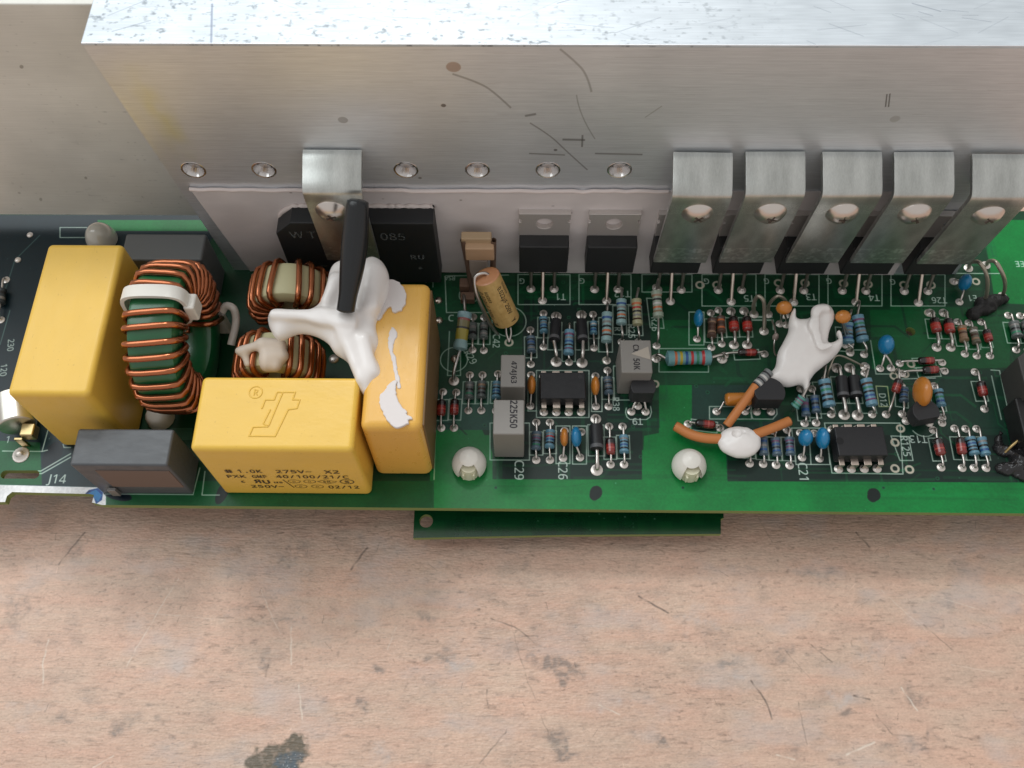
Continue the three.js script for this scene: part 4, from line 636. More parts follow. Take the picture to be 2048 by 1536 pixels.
{ // plastic bits between the toroids
  const t = thing('plastic_bracket', 'off white plastic hook between the green toroid and cream toroids', 'bracket', B(452, 660)); const o = t.userData.at;
  part('hook', [tube([[445, 622, 9], [452, 612, 10], [466, 616, 10], [472, 640, 8], [462, 690, 6]].map((q) => B(...q).sub(o)), .8, 24, 8)], M.nylon, t); part('foot', box(2.4, 6, 2, 0, 3, 0, .3), M.nylon, t);
  const f = thing('plastic_peg', 'small cream plastic peg under the front of the green toroid', 'peg', B(322, 836)); part('post', lathe([[0, 3], [1.8, 2.8], [2.6, 1.6], [2.8, 0]], 16), M.nylon, f);
  const gd = thing('glass_lens_cap', 'small clear round dome behind the tall yellow capacitor', 'dome', B(205, 480)); part('dome', new THREE.SphereGeometry(3.4, 20, 12, 0, TAU, 0, 1.6).scale(1, 1.4, 1), mat([0.5, 0.48, 0.42], .12, 0, { clearcoat: 1 }), gd);
  const sb = thing('solder_bump', 'lone round solder bump right of the cream toroids', 'solder bump', B(668, 718)); part('bump', new THREE.SphereGeometry(1.1, 16, 8, 0, TAU, 0, 1.57).scale(1, .6, 1), M.solder, sb);
  const sb2 = thing('solder_bump', 'round solder bump above the large olive resistor foot', 'solder bump', B(910, 718)); part('bump', new THREE.SphereGeometry(.95, 16, 8, 0, TAU, 0, 1.57).scale(1, .7, 1), M.pinMetal, sb2);
}
for (const [x, y, l] of [[877, 601, 'upper of two solder bumps by the rear of the orange yellow capacitor'], [878, 641, 'lower of two solder bumps by the rear of the orange yellow capacitor']]) { const t = thing('solder_bump', l, 'solder bump', B(x, y)); part('bump', new THREE.SphereGeometry(.85, 16, 8, 0, TAU, 0, 1.57).scale(1, .7, 1), M.pinMetal, t); }
R('dark resistor at the far left edge beside the tall yellow capacitor', [12, 560], [2, 640], { base: [0.03, 0.04, 0.045], cols: ['bk', 'gy'], r: 1, box: false });
for (const [x, y, l] of [[60, 470, 'small solder bump at the far left behind the tall yellow capacitor'], [36, 520, 'small solder bump at the far left edge above the dark resistor']]) { const t = thing('solder_bump', l, 'solder bump', B(x, y)); part('bump', new THREE.SphereGeometry(.7, 14, 8, 0, TAU, 0, 1.57).scale(1, .6, 1), M.solder, t); }
silkLine([[4, 600], [30, 520], [80, 470]], false, 2, 'rgba(120,150,140,.5)'); silkLine([[0, 690], [20, 620]], false, 2, 'rgba(120,150,140,.6)'); silkBox(120, 455, 190, 475);
// fuse at the far left
{
  const a = B(27, 792, 4), b = B(36, 860, 4), t = thing('fuse', 'silver fuse cap in a brass clip at the far left', 'fuse', B(40, 870)); const o = t.userData.at, A = a.clone().sub(o), Z = b.clone().sub(o), d = Z.clone().sub(A).normalize();
  const far = A.clone().addScaledVector(d, -16);
  part('end_cap', along(lathe([[0, 0], [3.3, 0], [3.5, .3], [3.5, 6.4], [3.2, 6.8], [0, 6.8]], 28), A.clone().addScaledVector(d, .2), Z.clone()), mat([0.66, 0.64, 0.58], .34, 1), t);
  const k = B(65, 868, 2.2).sub(o); part('clip_lug', [box(2.6, 2.4, 2.6, k.x, 3.4, k.z, .3), box(1.6, 3.6, .5, k.x - 1.8, 1.8, k.z + 1.6, .1)], mat([0.52, 0.4, 0.2], .3, 1), t);
  joint(t, B(42, 910).sub(o), 2);
}
// cream ceramic part in front of the pad and the standing axial capacitor
{
  const t = thing('ceramic_resistor', 'cream ceramic part on brown legs in front of the thermal pad', 'resistor', B(955, 600)); const o = t.userData.at;
  const blk = (x0, y0, x1, y1, h, z, hh) => { const p = W(x0, y0, z).sub(o), q = W(x1, y1, z).sub(o); return box(q.x - p.x, p.y - q.y, 1.9, (p.x + q.x) / 2, (p.y + q.y) / 2, z - o.z, .3); };
  part('ceramic_block', blk(922, 470, 984, 492, 0, -23.6), mat([0.46, 0.33, 0.2], .6), t); part('ceramic_block', blk(930, 490, 989, 514, 0, -22.2), mat([0.5, 0.33, 0.2], .6), t);
  part('plate', blk(938, 514, 978, 560, 0, -22.6), mat([0.4, 0.34, 0.3], .5), t);
  for (const [x, xb] of [[926, 946], [987, 985]]) part('leg', tube([W(x, 480, -23).sub(o), W((x + xb) / 2, 530, -22.4).sub(o), B(xb, 592, .1).sub(o)], .6, 12, 8), mat([0.14, 0.085, 0.06], .5), t);
  const lo = thing('ceramic_resistor', 'brown ceramic stub on the board behind the standing tube capacitor', 'resistor', B(936, 594)); part('stub', [box(3.4, 3.4, 2.2, 0, 1.7, -1.6, .3), box(3, 2, 2, 0, 1, .8, .3)], mat([0.2, 0.12, 0.08], .6), lo);
  silkRing(938, 590, 2.1); 
  const ax = thing('axial_capacitor', 'cream tube capacitor with orange end standing at a tilt', 'capacitor', B(1018, 660)); const q = ax.userData.at;
  const top = B(973, 553, 13.6).sub(q), bot = B(1013, 638, 2.6).sub(q), L = top.distanceTo(bot), up = bot.clone().lerp(top, 1);
  const tt = canvasTex(1024, 512, (g) => { g.fillStyle = 'rgb(205,168,104)'; g.fillRect(0, 0, 1024, 512); for (let n = 0; n < 900; n++) { g.fillStyle = `rgba(${n % 2 ? '150,110,55' : '230,200,140'},.08)`; g.fillRect(rr(0, 1024), rr(0, 512), rr(10, 60), rr(10, 60)); } g.fillStyle = 'rgba(40,28,16,.95)'; for (const off of [0, 256, 512, 768]) { g.save(); g.translate(128 + off, 256); g.rotate(Math.PI / 2); g.scale(1, 1.75); g.font = 'bold 50px sans-serif'; g.textAlign = 'center'; g.fillText('0.022µF 250V', -20, 12); g.font = 'bold 34px sans-serif'; g.fillText('ROEDER', -120, -40); g.font = 'bold 60px sans-serif'; g.fillText('Y', 215, 14); g.restore(); } });
  const body = new THREE.CylinderGeometry(2.75, 2.75, L, 32, 1, true).translate(0, L / 2, 0);
  part('wrap', along(body, bot, top), new THREE.MeshPhysicalMaterial({ map: tt, roughness: .42 }), ax);
  part('end_cap', along(lathe([[0, L + .1], [.5, L + .5], [1.1, L + .32], [2.2, L + .18], [2.7, L - .02], [2.75, L - .35]], 28), bot, top), mat([0.62, 0.29, 0.14], .32, 0, { clearcoat: .4, clearcoatRoughness: .2 }), ax);
  part('end_cap', along(lathe([[2.74, .2], [2.4, -.1], [0, -.2]], 24), bot, top), mat([0.5, 0.3, 0.16], .4), ax);
  part('lead', tube([B(977, 550, 13.9), B(968, 546, 14.6), B(951, 553, 14.2), B(950, 575, 12.6), B(962, 610, 8.6), B(985, 655, 2), B(995, 668, .1)].map((v) => v.sub(q)), .38, 40, 8), M.tin, ax);
  for (const xx of [1013, 1022]) part('lead', tube([B(xx - 1, 655, 1.9).sub(q), B(xx, 668, 1).sub(q), B(1018, 684, .1).sub(q)], .24, 10, 6), M.tin, ax);
  silkRing(1018, 643, 3.6); padRing(1018, 685);
}
// black sleeved sensor lying from the clip onto the silicone
{
  const a = W(716, 398, -15.5), b = B(691, 622, 27.2), t = thing('sleeved_sensor', 'long black rubber sleeve leaning from the lone clip onto white silicone', 'sleeve', b.clone().setY(0)); const o = t.userData.at, A = a.sub(o), Z = b.clone().sub(o), L = A.distanceTo(Z), r = (u) => 1.75 + .5 * Math.sin(Math.min(1, u * 1.15) * Math.PI) - .25 * u;
  const prof = [[0, -.2], [1.0, -.15], [1.5, .1]]; for (let i = 0; i <= 20; i++) prof.push([r(1 - i / 20), .4 + (L - .8) * i / 20]); prof.push([1.2, L - .1], [0, L]);
  const sg = lathe(prof.map(([x, y]) => [x * 1.08, y]), 24); { const p = sg.attributes.position; for (let i = 0; i < p.count; i++) p.setX(i, p.getX(i) + .3 * Math.sin(Math.PI * p.getY(i) / L)); sg.computeVertexNormals(); }
  part('sleeve', along(sg, Z, A), mat([0.012, 0.014, 0.016], .26), t);
}
// white silicone
{
  const s1 = thing('silicone_lump', 'large white silicone lump under the black sleeve on the orange yellow capacitor', 'silicone', B(700, 660).setY(0)), o = s1.userData.at, q = (x, y, h) => B(x, y, h).sub(o);
  const out1 = [[533, 620], [575, 616], [618, 614], [640, 600], [653, 562], [664, 532], [690, 521], [725, 522], [745, 515], [764, 524], [776, 545], [777, 575], [768, 600], [757, 622], [750, 645], [757, 682], [746, 704], [759, 720], [764, 742], [748, 757], [731, 779], [714, 765], [702, 732], [690, 711], [664, 694], [650, 674], [624, 660], [590, 656], [554, 670], [541, 660]].map((v) => q(...v, 24));
  const f1 = puff(out1, (x, z) => 23.9 - .12 * (z + 2), 2.1, [[q(548, 628, 25), q(640, 632, 25.3), .9, 1.2], [q(640, 632, 25.3), q(690, 640, 25.6), 1.2, 2.2], [q(655, 600, 25.2), q(672, 560, 25.8), 1.0, 1.4], [q(690, 670, 24.2), q(724, 755, 22.6), 1.3, 1.0], [q(728, 680, 24.2), q(744, 740, 23.2), 1.1, .7], [q(745, 545, 25), q(740, 610, 24.8), 2.0, 1.8], [q(560, 652, 25.8), q(650, 655, 26.4), .3, .4, 1], [q(650, 655, 26.4), q(705, 678, 26.3), .4, .3, 1], [q(714, 690, 26), q(732, 750, 24.6), .3, .25, 1], [q(735, 690, 26), q(750, 740, 24.6), .25, .2, 1]], 1.6);
  part('lump', sdfMesh((p) => { const d = f1.fn(p); return Math.abs(d) > 1 ? d : d + .22 * (fbm(p.x * .5 + 40, p.z * .5 + 40, 3, 3) - .5) + .08 * (noise(p.x * 1.6, p.z * 1.6 + p.y, 5) - .5); }, f1.lo, f1.hi, 88, 2), M.silicone, s1);
  const film = (outline, label, thick, h) => { const t = thing('silicone_smear', label, 'silicone', B(...outline[0], h)); const at = t.userData.at, P = outline.map((v) => B(...v, h).sub(at)); const pts = new THREE.SplineCurve([...P, P[0]].map((v) => new THREE.Vector2(v.x, -v.z))).getPoints(70).map((v) => v.add(new THREE.Vector2(noise(v.x * 2.5, v.y * 2.5, 3) - .5, noise(v.x * 2.5, v.y * 2.5, 4) - .5).multiplyScalar(.35))); part('film', new THREE.ExtrudeGeometry(new THREE.Shape(pts), { depth: thick, bevelEnabled: true, bevelSize: .18, bevelThickness: .14, bevelSegments: 2 }).rotateX(-Math.PI / 2).translate(0, -.1, 0), M.siliconeFilm, t); return t; };
  film([[776, 774], [791, 762], [789, 780], [794, 802], [805, 818], [814, 826], [810, 829], [824, 838], [812, 841], [816, 846], [794, 855], [781, 847], [768, 826], [763, 810], [760, 795], [771, 784]], 'flat torn silicone smear on the front of the orange yellow capacitor', .35, 22.6);
  film([[785, 655], [793, 668], [788, 682], [784, 700], [790, 720], [794, 745], [800, 772], [796, 774], [790, 745], [786, 722], [780, 700], [778, 680]], 'tiny silicone fleck in the middle of the orange yellow capacitor', .12, 22.6);
  film([[752, 590], [775, 565], [800, 570], [810, 590], [806, 615], [788, 625], [782, 612], [768, 625], [756, 640], [750, 615]], 'thin silicone flap at the back of the orange yellow capacitor', .5, 22.6);
  const s2 = thing('silicone_lump', 'small cut silicone scrap on the cream toroid', 'silicone', B(540, 715).setY(0)), o2 = s2.userData.at, q2 = (x, y, h) => B(x, y, h).sub(o2);
  const f2 = blob([[q2(478, 702, 17.5), q2(520, 690, 17.8), .7, .9], [q2(488, 704, 17.3), q2(495, 728, 16.5), .7, .6], [q2(530, 690, 17.8), q2(560, 690, 17.6), 1.4, 1.2], [q2(536, 715, 17.4), q2(562, 712, 17.2), 1.6, 1.4], [q2(536, 730, 17), q2(550, 732, 16.9), 1.4, 1.2]], 1.2);
  part('scrap', sdfMesh(f2.fn, f2.lo, f2.hi, 64), mat([0.72, 0.62, 0.52], .55), s2);
  const s3 = thing('silicone_lump', 'big white silicone lump gripping an orange bead beside the paired black diodes', 'silicone', B(1616, 690).setY(0)), o3 = s3.userData.at, q3 = (x, y, h) => B(x, y, h).sub(o3);
  const out3 = [[1528, 748], [1527, 741], [1548, 732], [1557, 720], [1560, 698], [1571, 675], [1580, 655], [1579, 645], [1582, 626], [1588, 615], [1592, 622], [1593, 637], [1622, 635], [1626, 621], [1637, 611], [1654, 612], [1666, 624], [1669, 636], [1662, 654], [1658.5, 668], [1659, 681], [1671, 678], [1681, 671], [1675, 663], [1679, 656], [1687, 665], [1690, 678], [1686, 690], [1666, 712], [1643, 729], [1631, 744], [1625, 763], [1617, 780], [1607, 792], [1605.5, 790], [1613, 775], [1618, 761], [1615, 754], [1588, 757], [1565, 754], [1548, 754], [1534, 761]].map((v) => q3(...v, 7.6));
  const f3 = puff(out3, (x, z) => 7.6 - .22 * (z + 3) * (z > -3 ? 1.1 : .6), 1.9, [[q3(1634, 622, 10), q3(1630, 650, 10), .9, 1.0], [q3(1630, 650, 10), q3(1638, 688, 9), 1.0, .7], [q3(1634, 622, 10), q3(1652, 617, 10), .9, .8], [q3(1652, 632, 10.6), q3(1648, 655, 10), .9, .7, 1], [q3(1645, 695, 9.2), q3(1660, 690, 9), .6, .5], [q3(1570, 735, 7.8), q3(1612, 742, 7.4), .25, .25, 1]], 1.3);
  part('lump', sdfMesh((p) => { const d = f3.fn(p); return Math.abs(d) > 1 ? d : d + .3 * (fbm(p.x * .5 + 40, p.z * .5 + 40, 3, 3) - .5) + .08 * (noise(p.x * 1.6, p.z * 1.6 + p.y, 5) - .5); }, f3.lo, f3.hi, 88, 2), M.silicone, s3);
  const s4 = thing('silicone_lump', 'round white silicone disc joining two orange sleeves', 'silicone', B(1472, 897).setY(0)), c4 = V3(0, 3.2, 0);
  const f4 = (p) => { const w = .35 * Math.sin(p.x * 1.1 + 1) * Math.cos(p.z * 1.3), e = Math.hypot(p.x / 4.3, (p.y - 3.2 - w * .3) / 2.1, p.z / 3.3), d = (e - 1) * 2.6, dent = .9 - Math.hypot(p.x + .8, p.y - 5.2, p.z + 1.2), dent2 = .7 - Math.hypot(p.x - .6, p.y - 5.4, p.z + 1.6); return Math.max(d, dent * .8, dent2 * .7) + .12 * noise(p.x * 1.2 + 30, p.z * 1.2 + 30, 4); };
  part('disc', sdfMesh(f4, V3(-5.5, -.5, -5), V3(5.5, 6.5, 5), 64), M.silicone, s4);
}
// orange sleeves
function sleeve(label, pts, r) {
  const P = pts.map((p) => B(...p)), o = P[0].clone().setY(0), t = thing('orange_sleeve', label, 'sleeve', o, 'orange insulating sleeves'); P.forEach((p) => p.sub(o));
  part('tube', tube(P, r, 30, 16), M.sleeve, t);
  for (const [a, b] of [[P[0], P[1]], [P[P.length - 1], P[P.length - 2]]]) { const d = a.clone().sub(b).normalize(), e = a.clone().addScaledVector(d, .02); part('open_end', along(lathe([[r * 1.01, -.12], [r * 1.0, .03], [r * .62, .05], [r * .55, -.4], [0, -.4]], 16), e, e.clone().add(d)), M.sleeveIn, t); }
  return t;
}
sleeve('diagonal orange sleeve running down from the striped resistor end', [[1512, 771, 5.6], [1485, 808, 4.6], [1453, 852, 2.6]], .88);
sleeve('curved orange sleeve left of the round silicone disc', [[1351, 852, 2.2], [1382, 869, 2.6], [1410, 876, 3], [1448, 878, 3.2]], .98);
sleeve('straight orange sleeve right of the round silicone disc', [[1498, 873, 3.6], [1535, 860, 3.2], [1579, 842, 2.8]], .95);
{
  const t = thing('striped_resistor', 'grey striped resistor end joining the silicone lump to the diagonal sleeve', 'resistor', B(1525, 770)), o = t.userData.at, a = B(1540, 742, 6).sub(o), b = B(1510, 774, 5.5).sub(o);
  part('body', along(banded(a.distanceTo(b), rod(1), [[.2, .28, K.bk], [.4, .5, K.wh], [.58, .66, K.bk], [.74, .84, K.wh], [.9, 1, K.bk]], [.18, .19, .19]), a, b), M.gloss, t);
  const bead = thing('wire_bead', 'small grey bead on a thin wire left of the silicone lump', 'bead', B(1552, 700)), ob = bead.userData.at;
  part('bead', new THREE.SphereGeometry(1, 14, 10).scale(.6, 1.2, .7).translate(...B(1551, 674, 3.4).sub(ob).toArray()), mat([0.34, 0.27, 0.24], .4), bead); part('wire', tube([B(1544, 640, 2.6), B(1551, 665, 3.6), B(1548, 690, 3), B(1550, 708, 4.2), B(1560, 714, 6)].map((v) => v.sub(ob)), .2, 24, 6), M.tin, bead);
}
// bare wire arches
function arch(label, pts, r = .42) { const P = pts.map((p) => B(...p)), o = P[P.length - 1].clone().setY(0), t = thing('wire_link', label, 'wire', o, 'bare wire links'); P.forEach((p) => p.sub(o)); part('wire', tube(P, r, 40, 8), mat([0.46, 0.42, 0.34], .38, .8), t); joint(t, P[0], 1.2); joint(t, P[P.length - 1], 1.2); }
arch('arched bare wire right of the two fat red diodes', [[1508, 628, .1], [1508, 606, 4], [1517, 592, 7], [1526, 600, 6.4], [1529, 630, 3], [1528, 662, .1]]);
arch('dull bare wire arch behind the orange bead', [[1536, 628, .1], [1540, 606, 4], [1556, 592, 6.5], [1570, 600, 5], [1572, 625, 1]], .36);
arch('left of two tall wire arches over the burnt black patch', [[1937, 536, .1], [1944, 524, 8], [1960, 526, 11], [1973, 550, 9], [1974, 585, 4], [1967, 606, .1]]);
arch('right of two tall wire arches over the burnt black patch', [[1972, 530, .1], [1980, 522, 8], [1992, 525, 11], [2006, 550, 9], [2010, 575, 4], [2005, 592, .1]]);
arch('bare lead bent down below the silicone lump', [[1730, 733, .1], [1672, 712, 4], [1660, 735, 3.2], [1652, 760, .1]], .2);
// burnt black residue
{
  const t = thing('burnt_residue', 'crusty black burnt patch at the feet of the two tall wire arches', 'residue', B(1965, 615)), o = t.userData.at, q = (x, y, h) => B(x, y, h).sub(o);
  const f = blob([[q(1945, 630, .3), q(1975, 612, .5), 1.3, 1.4], [q(1975, 612, .5), q(2005, 596, .5), 1.4, 1.1], [q(1960, 605, .4), q(1985, 598, .4), .9, .9]], 1.4, (p, d) => d + .6 * (noise(p.x * 1.2 + 50, p.z * 1.2 + 50, 3) - .5) + .15 * (noise(p.x * 4 + 9, p.z * 4 + 9, 5) - .5));
  part('crust', sdfMesh(f.fn, f.lo, f.hi, 64), mat([0.012, 0.011, 0.011], .6), t);
  const t2 = thing('burnt_residue', 'shiny dark flux crust at the lower right corner by the relay', 'residue', B(2010, 940)), o2 = t2.userData.at, w = (x, y, h) => B(x, y, h).sub(o2);
  const f2 = blob([[w(2000, 938, .1), w(2048, 950, .1), 1.0, 1.2], [w(2006, 905, .1), w(2060, 905, .2), 1.0, 1.2], [w(1994, 895, 0), w(2000, 868, 0), .7, .6], [w(2040, 925, .4), w(2070, 925, .4), 2, 2]], 1.5, (p, d) => d + .8 * (noise(p.x * .9 + 50, p.z * .9 + 50, 3) - .5) + .25 * (noise(p.x * 3.4 + 9, p.z * 3.4 + 9, 5) - .5));
  part('crust', sdfMesh(f2.fn, f2.lo, f2.hi, 72), mat([0.02, 0.019, 0.02], .22), t2);
  const cw = thing('copper_wire', 'short brassy wire poking from the crust at lower right', 'wire', B(2012, 905)), oc = cw.userData.at; part('wire', tube([B(2010, 905, .8), B(2022, 893, 2), B(2034, 883, 2.6), B(2046, 876, 2.8)].map((v) => v.sub(oc)), .3, 16, 6), mat([0.5, 0.36, 0.16], .35, .9), cw);
  const rl = thing('relay_block', 'black block with grey top cut by the right picture edge', 'relay', B(2062, 850)), orr = rl.userData.at, c0 = B(2034, 705, 7.5).sub(orr), c1 = B(2056, 790, 7.5).sub(orr);
  const s = new THREE.Shape([[0, 0], [16, 0], [16, 10.5], [3.4, 10.5], [0, 8]].map(([x, z]) => new THREE.Vector2(x, z)));
  part('case', new THREE.ExtrudeGeometry(s, { depth: 7.2, bevelEnabled: true, bevelSize: .25, bevelThickness: .25, bevelSegments: 2 }).rotateX(-Math.PI / 2).translate(c0.x, .3, c1.z), mat([0.05, 0.048, 0.045], .5), rl);
  part('lower_case', box(14, 5.5, 9, c1.x + 5.5, 2.75, c1.z + 4, .4), mat([0.01, 0.01, 0.01], .45), rl);
  const coil = thing('wound_core', 'dark round coil in front of the black relay block', 'coil', B(2046, 812)); part('winding', cyl(2.6, 2.4, 6, 0, .05, 0, 24), mat([0.015, 0.013, 0.012], .5), coil); part('top', cyl(2.2, 2, .6, 0, 6, 0, 24), mat([0.05, 0.03, 0.02], .4), coil);
  const tm = thing('wire_terminal', 'bright tinned terminal at the right picture edge', 'terminal', B(2042, 885)); part('lug', [box(2.4, 2.2, 2, .6, 1.1, 0, .3), box(1.4, .6, 3, .6, 2.4, 0, .2)], mat([0.66, 0.6, 0.5], .25, 1), tm);
}
// nylon standoffs
function standoff(label, px, py, turn) {
  const t = thing('nylon_standoff', label, 'standoff', B(px, py + 24), 'white nylon board supports', turn); t.scale.set(.92, .9, .92);
  const up = [[.05, 5.3], [1.2, 5.15], [1.9, 4.75], [1.75, 4.1], [.05, 4.3]], dn = [[1.9, 4.75], [2.8, 3.8], [3.4, 2.6], [3.65, 1.5], [3.6, .8], [3.2, .7], [2.8, 1.4], [2.3, 2.8], [1.75, 4.1], [1.9, 4.75]];
  const g = lathe(up, 40), g2 = new THREE.LatheGeometry(dn.map(([r, y]) => new THREE.Vector2(r, y)), 40, .66, TAU - 1.32);
  part('barbed_head', [toCreasedNormals(g.toNonIndexed(), .7), toCreasedNormals(g2.toNonIndexed(), .7)], M.nylon, t); part('stem', [cyl(2.2, 1.8, 3.6, 0, .02, 1.1, 24), box(.5, 2.6, 1.6, -1.5, 1.5, 2.3, .2).rotateY(.15), box(.5, 2.6, 1.6, 1.5, 1.5, 2.3, .2).rotateY(-.15)], M.nylonStem, t);
}
standoff('white nylon support peg by the orange yellow capacitor', 939, 908, 0); standoff('white nylon support peg in the green clearing by a silicone disc', 1376, 912, .1);

// ------------------------------------------------------------------ the circuit boards
{
  const label2 = (s, x, y, z, d) => silkText(s, x, y, z, d);
  label2('J14', 115, 958, 2.6, 0); label2('C42', 992, 682, 2, 90); label2('C29', 1038, 940, 2.5, 90); label2('C26', 1125, 940, 2.4, 90); label2('C21', 1606, 944, 2.4, 90); label2('R38', 1232, 808, 1.9, 90); label2('R26', 1310, 648, 2.1, 90); label2('R25', 1263, 662, 2.1, 90); label2('R', 1236, 658, 1.8, 90); label2('R29', 941, 714, 2.1, 60);
  label2('T1', 1121, 594, 2.2, 180); label2('T12', 1244, 588, 2.2, 180); label2('T5', 1498, 597, 2.2, 180); label2('T3', 1622, 594, 2.2, 180); label2('T4', 1748, 596, 2.2, 180); label2('T9', 1275, 842, 2, 180); label2('T13', 1836, 878, 2.2, 180); label2('D12', 1767, 800, 1.8, 90); label2('R125', 1810, 892, 2, 90); label2('E1', 1945, 596, 2, 180); label2('EE', 2040, 528, 2, 180); label2('C', 902, 636, 2.2, 0); label2('RSA', 900, 556, 1.4, 180); label2('T26', 1878, 600, 2, 180, 0);
  for (const [x, y] of [[1044, 562], [1164, 562], [1413, 562], [1533, 562], [1658, 562], [1785, 563]]) label2('G', x, y, 1.9, 180);
  label2('120', 8, 740, 1.8, 80); label2('230', 22, 690, 1.8, 80); label2('1', 16, 880, 2, 0);
  silkBox(1036, 549, 1140, 609); silkBox(1158, 549, 1262, 609); silkLine([[1036, 544], [1262, 545]], false, 2); silkBox(1284, 549, 1384, 584);
  for (const i of [0, 1, 2, 3]) silkBox(1404 + i * 126, 549, 1512 + i * 126, 612);
  silkLine([[1404, 545], [2000, 547]]);
  silkLine([[890, 552], [893, 625], [1003, 625]]); silkLine([[866, 550], [866, 575]]); silkLine([[890, 552], [1018, 550]]); silkRing(908, 719, 2.8); silkLine([[899, 662], [895, 751], [921, 751], [921, 690]]); silkLine([[876, 700], [868, 960]], false, 2, 'rgba(190,205,160,.8)');
  silkBox(980, 846, 1059, 920); silkBox(1112, 852, 1140, 927); silkBox(1145, 852, 1173, 928); silkBox(1318, 697, 1417, 744); silkBox(1378, 624, 1408, 690);
  silkBox(1227, 732, 1262, 800); silkLine([[1183, 752], [1183, 823], [1204, 823], [1204, 752]]); silkLine([[1056, 752], [1056, 822], [1073, 822]]);
  silkLine([[1583, 856], [1592, 929], [1660, 929], [1652, 856]], true); silkLine([[1618, 858], [1622, 929]]); silkLine([[1782, 872], [1817, 873], [1826, 921], [1800, 921]], true); silkLine([[1752, 772], [1775, 773], [1780, 813], [1758, 813]], true, 2, 'rgba(205,215,160,.85)');
  silkLine([[1741, 680], [1752, 748], [1782, 748]]); silkLine([[1981, 740], [1999, 741], [2018, 830]]); silkLine([[1983, 751], [2003, 840]]); silkLine([[1800, 758], [1872, 756]]); silkLine([[1500, 640], [1546, 640], [1547, 660]], false, 3); silkLine([[1500, 634], [1545, 634]], false, 4);
  silkLine([[96, 900], [84, 903], [4, 902]]); silkLine([[96, 860], [84, 903]]); silkLine([[75, 942], [82, 942], [142, 907]], false, 2.4); silkLine([[75, 947], [84, 947], [142, 914]], false, 2.4); silkLine([[210, 988], [386, 989], [400, 935]]); silkLine([[410, 942], [404, 990], [440, 990]]); silkLine([[126, 888], [128, 895], [142, 895]]);
  for (let i = 0; i < 6; i++) silkLine([[340, 858 + i * 4], [385, 858 + i * 4]], false, 1.4, 'rgba(170,195,175,.5)');
  for (const [x, y] of [[1801, 857], [1819, 939], [1790, 937], [1790, 885], [1213, 721], [1700, 704], [1788, 752], [1310, 768], [1907, 563], [1952, 563], [1857, 626], [1810, 748], [1822, 728]]) padRing(x, y, .7);
  for (const [x, y] of [[1400, 570], [1434, 570], [1557, 566], [1610, 566], [1687, 567], [1736, 568], [1808, 570], [1862, 570]]) padRing(x, y, .8);

  const w = 2048, hpx = 632, edgeAt = (x) => 27.0;
  const noiseImg = new Float32Array(w * hpx);
  const region = (pts, c, soft) => (g) => { g.fillStyle = c; g.beginPath(); pts.forEach((q, i) => { const p = cv(B(...q)); i ? g.lineTo(...p) : g.moveTo(...p); }); g.closePath(); g.fill(); };
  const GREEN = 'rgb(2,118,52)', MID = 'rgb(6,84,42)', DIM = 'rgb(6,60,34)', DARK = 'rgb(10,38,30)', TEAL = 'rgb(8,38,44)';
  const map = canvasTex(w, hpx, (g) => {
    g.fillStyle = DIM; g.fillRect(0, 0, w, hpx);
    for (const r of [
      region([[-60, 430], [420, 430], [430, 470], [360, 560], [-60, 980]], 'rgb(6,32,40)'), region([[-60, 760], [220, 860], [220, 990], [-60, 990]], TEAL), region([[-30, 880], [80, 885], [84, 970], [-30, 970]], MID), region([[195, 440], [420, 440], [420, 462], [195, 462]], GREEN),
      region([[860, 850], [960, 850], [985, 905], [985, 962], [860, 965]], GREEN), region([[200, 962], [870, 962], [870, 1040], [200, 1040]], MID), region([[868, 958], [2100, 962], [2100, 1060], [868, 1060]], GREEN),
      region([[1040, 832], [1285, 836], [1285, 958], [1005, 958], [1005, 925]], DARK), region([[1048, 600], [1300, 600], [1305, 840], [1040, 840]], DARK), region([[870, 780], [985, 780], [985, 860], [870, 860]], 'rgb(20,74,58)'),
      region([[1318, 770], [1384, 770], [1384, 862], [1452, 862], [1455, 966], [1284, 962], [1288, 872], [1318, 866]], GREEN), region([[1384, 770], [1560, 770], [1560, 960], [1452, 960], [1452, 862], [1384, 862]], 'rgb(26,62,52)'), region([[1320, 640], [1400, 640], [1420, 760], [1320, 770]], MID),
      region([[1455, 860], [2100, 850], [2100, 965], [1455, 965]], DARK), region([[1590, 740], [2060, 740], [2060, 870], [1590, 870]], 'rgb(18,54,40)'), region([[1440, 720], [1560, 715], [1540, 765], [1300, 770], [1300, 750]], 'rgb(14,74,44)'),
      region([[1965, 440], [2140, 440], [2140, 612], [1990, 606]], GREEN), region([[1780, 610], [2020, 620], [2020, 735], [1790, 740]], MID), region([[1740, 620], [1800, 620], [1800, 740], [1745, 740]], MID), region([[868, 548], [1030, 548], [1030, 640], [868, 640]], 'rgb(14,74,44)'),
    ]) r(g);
    // traces showing through the mask
    for (let n = 0; n < 170; n++) { let x = rr(780, 2048), y = rr(90, 560); g.strokeStyle = `rgba(${n % 3 ? '16,98,56' : '10,40,32'},${rr(.25, .55)})`; g.lineWidth = rr(2, 7); g.beginPath(); g.moveTo(x, y); for (let k = 0; k < 3; k++) { const l = rr(-90, 90); if (k % 2) y += l; else x += l; g.lineTo(x, y); if (rnd() > .5) { x += l * .3; y += Math.abs(l) * .3; g.lineTo(x, y); } } g.stroke(); }
    region([[868, 960], [2100, 965], [2100, 1060], [868, 1060]], GREEN)(g); region([[1284, 900], [1452, 900], [1455, 966], [1284, 962]], GREEN)(g); region([[872, 870], [980, 870], [985, 962], [872, 962]], GREEN)(g); region([[1990, 440], [2140, 440], [2140, 600], [1998, 596]], GREEN)(g);
